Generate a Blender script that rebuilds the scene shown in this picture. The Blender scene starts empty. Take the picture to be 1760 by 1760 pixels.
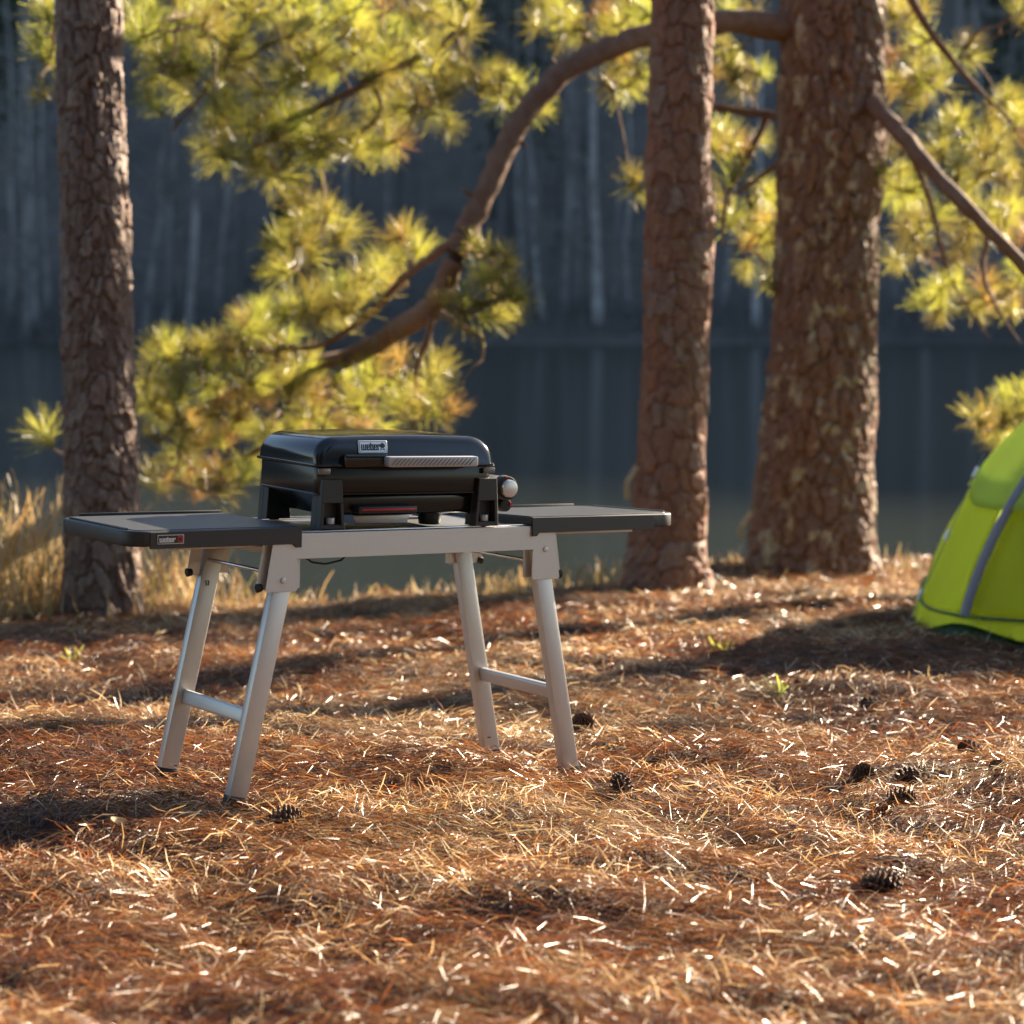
import bpy, bmesh, math, random
import numpy as np
from mathutils import Matrix, Vector, Quaternion

# ------------------------------------------------------------------ camera, sky, sun, exposure
sc = bpy.context.scene
COL = sc.collection
FPX, SZ, YH, CAMZ = 3902.0, 1760.0, 505.0, 1.36
PITCH = math.atan2(880 - YH, FPX)
cam_d = bpy.data.cameras.new('camera')
cam = bpy.data.objects.new('camera', cam_d)
COL.objects.link(cam)
cam.location = (0, 0, CAMZ)
cam.rotation_euler = (math.pi / 2 - PITCH, 0, 0)
cam_d.sensor_width = 36
cam_d.lens = FPX / SZ * 36
cam_d.clip_start = 0.1
cam_d.clip_end = 2000
cam_d.dof.use_dof = True
cam_d.dof.focus_distance = 6.1
cam_d.dof.aperture_fstop = 2.8
cam_d.dof.aperture_blades = 9
sc.camera = cam

SUN_AZ, SUN_EL = math.radians(47), math.radians(23)      # azimuth to the right of the view direction (+Y)
sun_vec = Vector((math.sin(SUN_AZ) * math.cos(SUN_EL), math.cos(SUN_AZ) * math.cos(SUN_EL), math.sin(SUN_EL)))
w = bpy.data.worlds.new('World')
sc.world = w
w.use_nodes = True
wn = w.node_tree
bg = wn.nodes['Background']
sky = wn.nodes.new('ShaderNodeTexSky')
sky.sky_type = 'NISHITA'
sky.sun_disc = False
sky.sun_elevation = SUN_EL
sky.sun_rotation = SUN_AZ
sky.altitude = 300
sky.air_density = 1.0
sky.dust_density = 1.2
wn.links.new(sky.outputs[0], bg.inputs[0])
bg.inputs[1].default_value = 0.05
sd = bpy.data.lights.new('sun', 'SUN')
sd.energy = 5.0
sd.angle = math.radians(0.55)
sd.color = (1.0, 0.83, 0.62)
sun = bpy.data.objects.new('sun', sd)
COL.objects.link(sun)
sun.location = sun_vec * 60
sun.rotation_mode = 'QUATERNION'
sun.rotation_quaternion = sun_vec.to_track_quat('Z', 'Y')
sc.view_settings.view_transform = 'Standard'
sc.view_settings.look = 'None'
sc.view_settings.gamma = 1
sc.view_settings.use_curve_mapping = False
sc.view_settings.exposure = 2.5
sc.render.engine = 'CYCLES'
sc.cycles.use_denoising = True
sc.cycles.max_bounces = 7
sc.cycles.transparent_max_bounces = 6
sc.cycles.sample_clamp_indirect = 6
sc.cycles.caustics_reflective = False
sc.cycles.caustics_refractive = False

R = random.Random(7)
NR = np.random.default_rng(11)
CP, SP = math.cos(PITCH), math.sin(PITCH)


def W(px, py, d):
    """point of the place seen in direction (px, py) of the 1760 px photograph, d metres in front (world Y)"""
    a, b = (px - 880) / FPX, -(py - 880) / FPX
    ry = CP + b * SP
    rz = -SP + b * CP
    return Vector((a * d / ry, d, CAMZ + rz * d / ry))


# ------------------------------------------------------------------ materials
def nn(nt, t, **kw):
    n = nt.nodes.new(t)
    for k, v in kw.items():
        if k in n.inputs:
            n.inputs[k].default_value = v
        else:
            setattr(n, k, v)
    return n


def mat(name, col, rough=0.5, metal=0.0, spec=0.5, noise=None, bump=None, coat=0.0, transl=None, attr=None, vary=None):
    """principled base; noise=(scale, col2, amount); bump=(scale, strength, distance); transl=(colour, mix)"""
    m = bpy.data.materials.new(name)
    m.use_nodes = True
    nt = m.node_tree
    L = nt.links.new
    b = nt.nodes['Principled BSDF']
    b.inputs['Base Color'].default_value = (*col, 1)
    b.inputs['Roughness'].default_value = rough
    b.inputs['Metallic'].default_value = metal
    b.inputs['Specular IOR Level'].default_value = spec
    b.inputs['Coat Weight'].default_value = coat
    tc = nt.nodes.new('ShaderNodeTexCoord')
    csock = None
    if attr:
        a = nn(nt, 'ShaderNodeAttribute', attribute_name=attr)
        csock = a.outputs['Color']
    if noise:
        no = nn(nt, 'ShaderNodeTexNoise', Scale=noise[0], Detail=5.0, Roughness=0.6)
        L(tc.outputs['Object'], no.inputs['Vector'])
        rp = nt.nodes.new('ShaderNodeValToRGB')
        rp.color_ramp.elements[0].position = 0.38
        rp.color_ramp.elements[1].position = 0.66
        L(no.outputs[0], rp.inputs[0])
        mu = nn(nt, 'ShaderNodeMath', operation='MULTIPLY')
        L(rp.outputs[0], mu.inputs[0])
        mu.inputs[1].default_value = noise[2]
        mx = nn(nt, 'ShaderNodeMix', data_type='RGBA')
        L(mu.outputs[0], mx.inputs[0])
        if csock:
            L(csock, mx.inputs[6])
        else:
            mx.inputs[6].default_value = (*col, 1)
        mx.inputs[7].default_value = (*noise[1], 1)
        csock = mx.outputs[2]
    if vary:
        oi = nt.nodes.new('ShaderNodeObjectInfo')
        hs = nt.nodes.new('ShaderNodeHueSaturation')
        mr = nn(nt, 'ShaderNodeMapRange')
        mr.inputs[3].default_value = 1 - vary
        mr.inputs[4].default_value = 1 + vary
        L(oi.outputs['Random'], mr.inputs[0])
        L(mr.outputs[0], hs.inputs['Value'])
        mr2 = nn(nt, 'ShaderNodeMapRange')
        mr2.inputs[3].default_value = 0.5 - vary * .06
        mr2.inputs[4].default_value = 0.5 + vary * .06
        L(oi.outputs['Random'], mr2.inputs[0])
        L(mr2.outputs[0], hs.inputs['Hue'])
        if csock:
            L(csock, hs.inputs['Color'])
        else:
            hs.inputs['Color'].default_value = (*col, 1)
        csock = hs.outputs[0]
    if csock:
        L(csock, b.inputs['Base Color'])
    if bump:
        bn = nn(nt, 'ShaderNodeTexNoise', Scale=bump[0], Detail=4.0)
        L(tc.outputs['Object'], bn.inputs['Vector'])
        bp = nn(nt, 'ShaderNodeBump', Strength=bump[1], Distance=bump[2])
        L(bn.outputs[0], bp.inputs['Height'])
        L(bp.outputs[0], b.inputs['Normal'])
    if transl:
        t = nt.nodes.new('ShaderNodeBsdfTranslucent')
        t.inputs[0].default_value = (*transl[0], 1)
        if transl[0] is col or (attr and len(transl) > 2):
            L(csock, t.inputs[0])
        elif vary:
            hs2 = nt.nodes.new('ShaderNodeHueSaturation')
            L(mr.outputs[0], hs2.inputs['Value'])
            L(mr2.outputs[0], hs2.inputs['Hue'])
            hs2.inputs['Color'].default_value = (*transl[0], 1)
            L(hs2.outputs[0], t.inputs[0])
        mx = nt.nodes.new('ShaderNodeMixShader')
        mx.inputs[0].default_value = transl[1]
        L(b.outputs[0], mx.inputs[1])
        L(t.outputs[0], mx.inputs[2])
        L(mx.outputs[0], nt.nodes['Material Output'].inputs[0])
    return m


M = {}
M['soil'] = mat('pine_litter_soil', (.06, .030, .017), .9, noise=(9, (.030, .015, .010), .8), bump=(60, .6, .02))
M['straw'] = mat('pine_straw', (.4, .2, .08), .32, spec=.62, attr='tint', transl=((.5, .25, .1), .40, 1))
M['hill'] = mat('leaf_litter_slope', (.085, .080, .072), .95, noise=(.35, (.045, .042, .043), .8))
M['silver'] = mat('silver_painted_aluminium', (.55, .55, .545), .36, metal=.4, noise=(140, (.51, .51, .505), .5))
M['chrome'] = mat('bright_steel', (.62, .62, .62), .22, metal=1.0, noise=(60, (.5, .5, .5), .4))
M['plastic'] = mat('black_moulded_plastic', (.012, .012, .0125), .46, noise=(300, (.024, .024, .025), .6), bump=(900, .12, .001))
M['rubber'] = mat('black_rubber', (.014, .014, .014), .7)
M['paneltop'] = mat('dark_grey_shelf_panel', (.035, .037, .04), .38, bump=(1200, .1, .001))
M['lid'] = mat('black_gloss_enamel', (.006, .006, .0065), .12, spec=.62, noise=(30, (.011, .011, .012), .5))
M['bowl'] = mat('black_satin_enamel', (.007, .007, .0075), .2, spec=.42)
M['grillplastic'] = mat('charcoal_plastic', (.017, .0175, .019), .5, bump=(800, .1, .001))
M['handle'] = mat('grey_handle_inlay', (.42, .42, .42), .42, metal=.35)
M['handle_line'] = mat('dark_handle_groove', (.09, .09, .09), .5)
M['latch'] = mat('smoked_latch', (.16, .15, .14), .3, metal=.5)
M['knobgrey'] = mat('knob_grey', (.20, .20, .20), .4, metal=.4)
M['tray'] = mat('dull_tray_steel', (.30, .30, .30), .38, metal=.9)
M['red'] = mat('red_accent', (.55, .012, .018), .4)
M['badge'] = mat('badge_silver', (.6, .6, .6), .3, metal=.6)
M['badge_dark'] = mat('badge_black', (.01, .01, .01), .35)
M['badge_white'] = mat('badge_white', (.75, .75, .74), .4)
M['badge_red'] = mat('badge_red', (.42, .012, .02), .4)
M['ink'] = mat('printed_ink', (.015, .015, .015), .6)
M['bark'] = mat('pine_bark', (.2, .1, .06), .7, attr='tint', noise=(46, (.155, .098, .072), .55), bump=(150, .6, .006))
M['limb'] = mat('pine_limb_bark', (.15, .072, .04), .85, noise=(14, (.22, .16, .12), .55), bump=(60, .7, .01))
M['needle'] = mat('green_pine_needles', (.042, .056, .012), .34, spec=.5, transl=((.44, .39, .065), .48), vary=.5)
M['deadneedle'] = mat('golden_dead_needles', (.20, .11, .03), .45, transl=((.50, .30, .07), .48), vary=.28)
M['cone'] = mat('pine_cone_brown', (.085, .045, .028), .75, noise=(60, (.16, .10, .065), .6))
M['grass'] = mat('dry_grass', (.36, .24, .11), .5, attr='tint', transl=((.5, .35, .15), .42, 1))
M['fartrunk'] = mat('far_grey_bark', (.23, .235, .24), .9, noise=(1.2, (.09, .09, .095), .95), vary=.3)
M['dimtrunk'] = mat('dim_grey_bark', (.085, .086, .09), .9, noise=(2.2, (.05, .05, .053), .7), vary=.5)  # darker copy of the far bark: dimness of the back rows put into colour
M['fartwig'] = mat('far_bare_twigs', (.13, .13, .13), .9, vary=.3)
M['farpine'] = mat('far_evergreen', (.025, .042, .026), .8, transl=((.04, .06, .02), .2), vary=.3)
M['tent'] = mat('lime_tent_fabric', (.52, .63, .10), .5, transl=((.75, .83, .20), .62), bump=(9, .6, .08))
M['tentfly'] = mat('lime_fly_fabric_lit', (.64, .75, .24), .5, transl=((.82, .92, .36), .62), bump=(7, .3, .04))  # paler than the walls: light from behind put into the fabric colour
M['tentdoor'] = mat('lime_door_fabric_shaded', (.38, .44, .055), .6, transl=((.57, .63, .11), .5), bump=(6, .45, .06))  # darker than the walls: shade of the doorway put into the colour
M['tenttub'] = mat('dark_green_tub_fabric', (.03, .10, .035), .5, bump=(14, .5, .03))
M['sleeve'] = mat('grey_pole_sleeve', (.20, .20, .235), .6)
M['toggle'] = mat('white_reflective_toggle', (.8, .8, .8), .35)
M['cord'] = mat('grey_cord', (.25, .24, .22), .8)
M['leaf'] = mat('pale_dead_leaf', (.42, .33, .2), .6)


def water_mat():
    m = bpy.data.materials.new('lake_water')
    m.use_nodes = True
    nt = m.node_tree
    b = nt.nodes['Principled BSDF']
    b.inputs['Base Color'].default_value = (.020, .024, .018, 1)
    b.inputs['Roughness'].default_value = .16
    b.inputs['IOR'].default_value = 1.33
    tc = nt.nodes.new('ShaderNodeTexCoord')
    mp = nt.nodes.new('ShaderNodeMapping')
    mp.inputs['Scale'].default_value = (.6, 1.6, 1)
    nt.links.new(tc.outputs['Object'], mp.inputs[0])
    no = nn(nt, 'ShaderNodeTexNoise', Scale=1.3, Detail=3.0)
    nt.links.new(mp.outputs[0], no.inputs['Vector'])
    bp = nn(nt, 'ShaderNodeBump', Strength=.5, Distance=.03)
    nt.links.new(no.outputs[0], bp.inputs['Height'])
    nt.links.new(bp.outputs[0], b.inputs['Normal'])
    return m


M['water'] = water_mat()


# ------------------------------------------------------------------ mesh helpers
def link(name, me, m=None, parent=None):
    o = bpy.data.objects.new(name, me)
    if m is not None and me is not None and not me.materials:
        me.materials.append(m)
    COL.objects.link(o)
    if parent:
        o.parent = parent
    return o


def tag(o, label=None, cat=None, group=None, kind=None):
    if label: o['label'] = label
    if cat: o['category'] = cat
    if group: o['group'] = group
    if kind: o['kind'] = kind
    return o


def empty(name, matrix, label, cat, group=None):
    o = bpy.data.objects.new(name, None)
    o.empty_display_size = .1
    COL.objects.link(o)
    o.matrix_world = matrix
    return tag(o, label, cat, group)


def np_mesh(name, V, F, smooth=True, tint=None):
    """V (n,3), F (m,k) one face size"""
    V = np.asarray(V, np.float32)
    F = np.asarray(F, np.int32)
    me = bpy.data.meshes.new(name)
    me.vertices.add(len(V))
    me.vertices.foreach_set('co', V.ravel())
    k = F.shape[1]
    me.loops.add(F.size)
    me.loops.foreach_set('vertex_index', F.ravel())
    me.polygons.add(len(F))
    me.polygons.foreach_set('loop_start', np.arange(0, F.size, k, dtype=np.int32))
    me.polygons.foreach_set('loop_total', np.full(len(F), k, np.int32))
    me.polygons.foreach_set('use_smooth', np.full(len(F), smooth))
    me.update(calc_edges=True)
    if tint is not None:
        a = me.color_attributes.new('tint', 'FLOAT_COLOR', 'POINT')
        c = np.ones((len(V), 4), np.float32)
        c[:, :3] = tint
        a.data.foreach_set('color', c.ravel())
    return me


class MB:
    """collects shapes into one mesh"""
    def __init__(s): s.bm = bmesh.new()

    def box(s, c, size, rot=None, bev=0.0, seg=2):
        r = bmesh.ops.create_cube(s.bm, size=1)
        vs = r['verts']
        mt = Matrix.Translation(c) @ (rot.to_4x4() if rot else Matrix()) @ Matrix.Diagonal((*size, 1))
        bmesh.ops.transform(s.bm, matrix=mt, verts=vs)
        if bev:
            es = list({e for v in vs for e in v.link_edges})
            bmesh.ops.bevel(s.bm, geom=es, offset=bev, segments=seg, affect='EDGES', profile=.5)
        return s

    def bar(s, a, b, wd, ht, up=(0, 0, 1), bev=0.0, seg=2):
        a, b = Vector(a), Vector(b)
        d = b - a
        L = d.length
        z = d.normalized()
        x = Vector(up).cross(z)
        if x.length < 1e-4: x = Vector((1, 0, 0)).cross(z)
        x.normalize()
        y = z.cross(x)
        rot = Matrix((x, y, z)).transposed()
        return s.box((a + b) / 2, (wd, ht, L), rot, bev, seg)

    def cyl(s, a, b, r1, r2=None, n=20, bev=0.0):
        a, b = Vector(a), Vector(b)
        d = b - a
        r2 = r1 if r2 is None else r2
        r = bmesh.ops.create_cone(s.bm, cap_ends=True, segments=n, radius1=r1, radius2=r2, depth=d.length)
        q = d.to_track_quat('Z', 'Y').to_matrix().to_4x4()
        bmesh.ops.transform(s.bm, matrix=Matrix.Translation((a + b) / 2) @ q, verts=r['verts'])
        if bev:
            es = [e for e in {e for v in r['verts'] for e in v.link_edges} if len(e.link_faces) == 2 and e.calc_face_angle(0) > .8]
            bmesh.ops.bevel(s.bm, geom=es, offset=bev, segments=2, affect='EDGES', profile=.5)
        return s

    def tube(s, pts, rad, n=8):
        pts = [Vector(p) for p in pts]
        rings = []
        up = Vector((.31, .2, .93))
        for i, p in enumerate(pts):
            t = (pts[min(i + 1, len(pts) - 1)] - pts[max(i - 1, 0)]).normalized()
            x = t.cross(up)
            if x.length < .05: x = t.cross(Vector((1, 0, 0)))
            x.normalize()
            y = t.cross(x)
            r = rad[i] if hasattr(rad, '__len__') else rad
            rings.append([s.bm.verts.new(p + (x * math.cos(2 * math.pi * k / n) + y * math.sin(2 * math.pi * k / n)) * r) for k in range(n)])
        for a, b in zip(rings, rings[1:]):
            for k in range(n):
                s.bm.faces.new((a[k], a[(k + 1) % n], b[(k + 1) % n], b[k]))
        s.bm.faces.new(rings[0][::-1])
        s.bm.faces.new(rings[-1])
        return s

    def prism(s, poly, ext, axis='y', bev=0.0, seg=2, at=0.0):
        """2-D polygon extruded from at by ext; axis y: poly in xz, x: poly in yz, z: poly in xy"""
        def P(u, v, h):
            return {'y': (u, h, v), 'x': (h, u, v), 'z': (u, v, h)}[axis]
        a = [s.bm.verts.new(P(u, v, at)) for u, v in poly]
        b = [s.bm.verts.new(P(u, v, at + ext)) for u, v in poly]
        n = len(poly)
        fs = [s.bm.faces.new(a), s.bm.faces.new(b[::-1])]
        for k in range(n):
            fs.append(s.bm.faces.new((a[k], b[k], b[(k + 1) % n], a[(k + 1) % n])))
        bmesh.ops.recalc_face_normals(s.bm, faces=fs)
        if bev:
            es = list({e for f in fs[:2] for e in f.edges})
            bmesh.ops.bevel(s.bm, geom=es, offset=bev, segments=seg, affect='EDGES', profile=.5)
        return s

    def build(s, name, m, parent=None, smooth=True, angle=35):
        bmesh.ops.recalc_face_normals(s.bm, faces=s.bm.faces[:])
        me = bpy.data.meshes.new(name)
        s.bm.to_mesh(me)
        s.bm.free()
        if smooth:
            me.polygons.foreach_set('use_smooth', [True] * len(me.polygons))
            try:
                me.set_sharp_from_angle(angle=math.radians(angle))
            except Exception:
                pass
        return link(name, me, m, parent)


def rrect(x0, x1, y0, y1, r, n=6, corners=(1, 1, 1, 1)):
    """rounded rectangle polygon; corners: ll, lr, ur, ul"""
    out = []
    for (cx, cy, a0), on, (px, py) in zip(((x0 + r, y0 + r, 180), (x1 - r, y0 + r, 270), (x1 - r, y1 - r, 0), (x0 + r, y1 - r, 90)), corners,
                                          ((x0, y0), (x1, y0), (x1, y1), (x0, y1))):
        if not on:
            out.append((px, py))
            continue
        for k in range(n + 1):
            a = math.radians(a0 + 90 * k / n)
            out.append((cx + r * math.cos(a), cy + r * math.sin(a)))
    return out


# value noise -------------------------------------------------------------------------------
def vnoise(x, y, seed=0):
    x, y = np.asarray(x, float), np.asarray(y, float)
    xi, yi = np.floor(x).astype(np.int64), np.floor(y).astype(np.int64)
    fx, fy = x - xi, y - yi
    fx, fy = fx * fx * (3 - 2 * fx), fy * fy * (3 - 2 * fy)

    def h(a, b):
        n = (a * 374761393 + b * 668265263 + seed * 1442695041) & 0x7fffffff
        n = ((n ^ (n >> 13)) * 1274126177) & 0x7fffffff
        return ((n ^ (n >> 16)) & 0xffff) / 65535.0
    return (h(xi, yi) * (1 - fx) + h(xi + 1, yi) * fx) * (1 - fy) + (h(xi, yi + 1) * (1 - fx) + h(xi + 1, yi + 1) * fx) * fy


def fbm(x, y, seed=0, o=4):
    s, a = 0, .5
    for k in range(o):
        s = s + a * (vnoise(x, y, seed + k) - .5)
        x, y, a = x * 2.03, y * 2.03, a * .5
    return s


# ------------------------------------------------------------------ table pose (needed by the ground under its feet)
def rotm(yaw, a, b):
    return Matrix.Rotation(a, 4, 'X') @ Matrix.Rotation(b, 4, 'Y') @ Matrix.Rotation(yaw, 4, 'Z')


TABLE_M = Matrix.Translation((-.3935, 6.281, .0036)) @ rotm(.6079, -.0159, .0279)
DY, XE, XI, XF, YF, XL, ZL, ZS = .222, .860, .369, .543, .2000, .4217, .57, .74
FOOTZ = {(-1, -1): .010, (1, -1): -.007, (-1, 1): .015, (1, 1): -.024}
FEET = {k: TABLE_M @ Vector((k[0] * XF, k[1] * YF, z)) for k, z in FOOTZ.items()}

# ------------------------------------------------------------------ ground: smooth surface through known points
WATER_Z = -1.0
ctrl = [(p.x, p.y, p.z + .004) for p in FEET.values()]
for px, py, d in [(172, 1058, 11.2), (1140, 1018, 12.5), (1392, 978, 14.0), (1600, 1084, 10.0), (1760, 1090, 10.0), (1500, 1160, 8.6), (0, 1062, 11.2),
                  (480, 1050, 11.6), (760, 1030, 12.3), (960, 1024, 12.6), (1280, 988, 13.8), (1540, 994, 13.6), (1700, 1010, 13.2), (1000, 1150, 8.8), (200, 1190, 8.4)]:
    p = W(px, py, d)
    ctrl.append((p.x, p.y, p.z))
for x in (-9, -4, 4, 9):
    ctrl += [(x, 9, -.1), (x, 13, -.32)]
for x in (-8, -3, 0, 3, 8):
    ctrl += [(x, 1, .12), (x, 4, .05), (x, -6, .2)]
ctrl = np.array(ctrl)


def tps(r2):
    return np.where(r2 > 1e-9, .5 * r2 * np.log(r2 + 1e-12), 0)


_n = len(ctrl)
_K = tps(((ctrl[:, None, :2] - ctrl[None, :, :2]) ** 2).sum(-1)) + np.eye(_n) * .02
_P = np.c_[np.ones(_n), ctrl[:, :2]]
_A = np.block([[_K, _P], [_P.T, np.zeros((3, 3))]])
_w = np.linalg.solve(_A, np.r_[ctrl[:, 2], 0, 0, 0])


def ground_base(x, y):
    x, y = np.asarray(x, float), np.asarray(y, float)
    sh = x.shape
    q = np.c_[np.clip(x.ravel(), -10, 10), np.clip(y.ravel(), -8, 14)]
    z = np.zeros(len(q))
    for i in range(_n):
        z += _w[i] * tps(((q - ctrl[i, :2]) ** 2).sum(-1))
    z += _w[_n] + _w[_n + 1] * q[:, 0] + _w[_n + 2] * q[:, 1]
    z = z.reshape(sh)
    # crest of the bank, then down to the lake bed
    cr = np.interp(x, [-12, -3.2, -1, 0, .6, 1.6, 3, 12], [11.6, 11.7, 12.0, 12.6, 13.1, 14.5, 14.3, 14.0])
    t = np.clip(y - cr, 0, None)
    return np.where(t > 0, np.maximum(z - .12 * t - .16 * np.minimum(t, 3) ** 1.3, -1.9), z)


def lumps(x, y):
    win = np.ones_like(np.asarray(x, float))
    for p in FEET.values():
        win = win * (1 - .8 * np.exp(-(((x - p.x) ** 2 + (y - p.y) ** 2) / .03)))
    a = .11 * fbm(x * 1.4, y * 2.0, 3, 2) + .105 * fbm(x * 4.2, y * 6.2, 9, 3) + .045 * fbm(x * 13, y * 18, 15, 2)
    return a * win


def g_raw(x, y):
    return ground_base(x, y) + lumps(x, y)


FOOT_FIX = [(p.x, p.y, p.z - .016 - float(g_raw(np.array([p.x]), np.array([p.y]))[0])) for p in FEET.values()]


def G(x, y):
    z = g_raw(x, y)
    for fx, fy, dz in FOOT_FIX:
        z = z + dz * np.exp(-((x - fx) ** 2 + (y - fy) ** 2) / .05)
    return z


def Gs(x, y):
    return float(G(np.array([x]), np.array([y]))[0])


def grid_mesh(name, xs, ys, fz):
    X, Y = np.meshgrid(xs, ys)
    Z = fz(X, Y)
    V = np.stack([X, Y, Z], -1).reshape(-1, 3)
    nx, ny = len(xs), len(ys)
    i = (np.arange(ny - 1)[:, None] * nx + np.arange(nx - 1)[None]).ravel()
    return np_mesh(name, V, np.stack([i, i + 1, i + nx + 1, i + nx], -1))


xs = np.r_[np.linspace(-40, -6.2, 30), np.linspace(-6, 6, 300), np.linspace(6.2, 40, 30)]
ys = np.r_[np.linspace(-20, 2.6, 30), np.linspace(2.8, 15.5, 330), np.linspace(15.8, 24, 14)]
tag(link('ground', grid_mesh('ground', xs, ys, G), M['soil']), 'rust brown forest floor of pine litter sloping to the lake', 'ground', kind='structure')

# lake
me = grid_mesh('lake', np.linspace(-400, 400, 3), np.linspace(12, 260, 3), lambda X, Y: X * 0 + WATER_Z)
tag(link('lake', me, M['water']), 'still dark lake water behind the pines', 'lake', kind='structure')

# far bank and hillside
SHORE = 108.0


def hill(X, Y):
    sh = SHORE + 3.0 * fbm(X / 18, X * 0 + 3, 31, 3) * 2
    t = np.clip(Y - sh, -6, None)
    z = WATER_Z + np.where(t < 0, t * .2, np.minimum(.9, t * .5) + .10 * np.minimum(t, 9) + .70 * np.clip(t - 9, 0, 85) + .1 * np.clip(t - 94, 0, None)
                          + .2 * np.clip(X + 30, 0, None) * np.clip(t / 60, 0, 1) ** 1.5 + 26 * fbm(X / 22, Y / 40, 77, 4) * np.clip((t - 50) / 40, 0, 1))  # unseen ridge shaped to throw shade: added rise to the right, broken top
    return z + np.where(t > 1, 1.2 * fbm(X / 7, Y / 7, 41, 3), 0)


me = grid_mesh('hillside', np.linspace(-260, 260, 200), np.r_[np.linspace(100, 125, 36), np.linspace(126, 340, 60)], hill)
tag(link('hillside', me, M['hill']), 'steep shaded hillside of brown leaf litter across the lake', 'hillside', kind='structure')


# ------------------------------------------------------------------ ribbons: needles and blades
def ribbons(pos, az, pit, length, width, bend, roll, nseg=2, twist=None):
    """curved flat ribbons, arrays of n; returns V (n*(nseg+1)*2,3), F"""
    n = len(pos)
    s = np.linspace(0, 1, nseg + 1)
    d = np.stack([np.cos(az) * np.cos(pit), np.sin(az) * np.cos(pit), np.sin(pit)], -1)
    side = np.stack([-np.sin(az), np.cos(az), np.zeros(n)], -1)
    up = np.cross(side, d)
    up *= np.sign(up[:, 2:3] + 1e-9)
    V = np.zeros((n, nseg + 1, 2, 3))
    for k, t in enumerate(s):
        rl = roll if twist is None else roll + twist * t
        wv = side * np.cos(rl)[:, None] + up * np.sin(rl)[:, None]
        c = pos + d * (length * t)[:, None] + side * (bend[:, 0] * length * t * t)[:, None] + up * (bend[:, 1] * length * t * (1 - t) * 2)[:, None]
        ww = wv * (width * (.5 if t < 1 else .28))[:, None]
        V[:, k, 0] = c - ww
        V[:, k, 1] = c + ww
    m = (nseg + 1) * 2
    b = (np.arange(n) * m)[:, None]
    F = np.concatenate([b + np.array([[2 * k, 2 * k + 1, 2 * k + 3, 2 * k + 2]]) for k in range(nseg)], 0)
    return V.reshape(-1, 3), F


def litter():
    # fallen needles: denser near the camera, coarser further away
    N = 380000
    y = 3.2 + (NR.random(N) ** 1.25) * 11.6
    half = .26 * y + .5
    x = (NR.random(N) * 2 - 1) * half
    keep = (G(x, y) > WATER_Z + .3)
    x, y = x[keep], y[keep]
    n = len(x)
    flow = fbm(x * .9, y * 1.2, 51, 2) * 5
    az = np.where(NR.random(n) < .62, flow + NR.normal(0, .45, n), NR.random(n) * 6.283) + np.where(NR.random(n) < .5, 0, math.pi)
    clump = fbm(x * 2.2, y * 2.8, 61, 3)
    up = np.abs(NR.normal(0, .013, n)) + .004
    loose = NR.random(n) < np.clip(.17 + clump * 1.1, .03, .5)
    pit = NR.normal(.02, .10, n) + np.where(loose, np.abs(NR.normal(.26, .30, n)), 0)
    short = NR.random(n) < .45
    L = NR.uniform(.06, .15, n) * np.where(loose, .55, 1) * np.where(short, .5, 1)
    wd = (.0009 + .00015 * y) * NR.uniform(.8, 1.35, n) * np.where(loose, 1.15, 1)
    pos = np.stack([x, y, G(x, y) + up], -1)
    # lay the needle along the slope
    gx, gy = x + np.cos(az) * L * .7, y + np.sin(az) * L * .7
    pit = pit + np.arctan2(G(gx, gy) - G(x, y), L * .7)
    bend = np.stack([NR.normal(0, .30, n), NR.normal(.05, .14, n)], -1)
    V, F = ribbons(pos, az, np.clip(pit, -.7, 1.25), L, wd, bend, NR.normal(0, .6, n), 2, NR.normal(0, .9, n))
    pal = np.array([(.42, .150, .042), (.48, .210, .065), (.29, .088, .025), (.56, .36, .16), (.66, .53, .34), (.12, .055, .028)])
    wgt = np.array([.34, .26, .17, .10, .05, .08])
    ci = NR.choice(6, n, p=wgt)
    ci = np.where(loose & (NR.random(n) < .72), NR.integers(3, 5, n), ci)
    patch = fbm(x * .8, y * 1.1, 71, 3)                      # older darker mats and fresher pale drifts
    ci = np.where((patch < -.07) & (NR.random(n) < .55), np.where(NR.random(n) < .6, 2, 5), ci)
    ci = np.where((patch > .08) & (NR.random(n) < .35), NR.integers(3, 5, n), ci)
    c = pal[ci] * NR.uniform(.7, 1.25, (n, 1)) * np.where(loose, 1.15, .50)[:, None]  # lying needles darkened as shaded gaps, loose ones lightened as if sunlit
    return np_mesh('pine_straw', V, F, False, np.repeat(c, 6, 0))


tag(link('pine_straw', litter(), M['straw']), 'rust and straw coloured fallen pine needles covering the ground', 'pine straw', kind='stuff')


def grass(name, spots, label):
    P, A, PI, L, Wd = [], [], [], [], []
    for (px, d, sx, n, h) in spots:
        c = W(px, 1000, d)
        for _ in range(n):
            x, y = c.x + R.gauss(0, sx), d + R.gauss(0, .28)
            P.append((x, y, Gs(x, y) - .01))
            A.append(R.uniform(0, 6.28)); PI.append(R.gauss(1.25, .2)); L.append(h * R.uniform(.45, 1.15)); Wd.append(R.uniform(.004, .009))
    n = len(P)
    V, F = ribbons(np.array(P), np.array(A), np.array(PI), np.array(L), np.array(Wd), NR.normal(0, .22, (n, 2)), NR.uniform(-1, 1, n), 3)
    pal = np.array([(.46, .31, .13), (.55, .42, .22), (.36, .2, .07), (.30, .26, .07)])
    c = pal[NR.choice(4, n, p=[.4, .3, .2, .1])] * NR.uniform(.7, 1.15, (n, 1))
    tag(link(name, np_mesh(name, V, F, False, np.repeat(c, 8, 0)), M['grass']), label, 'grass', kind='stuff')


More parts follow.
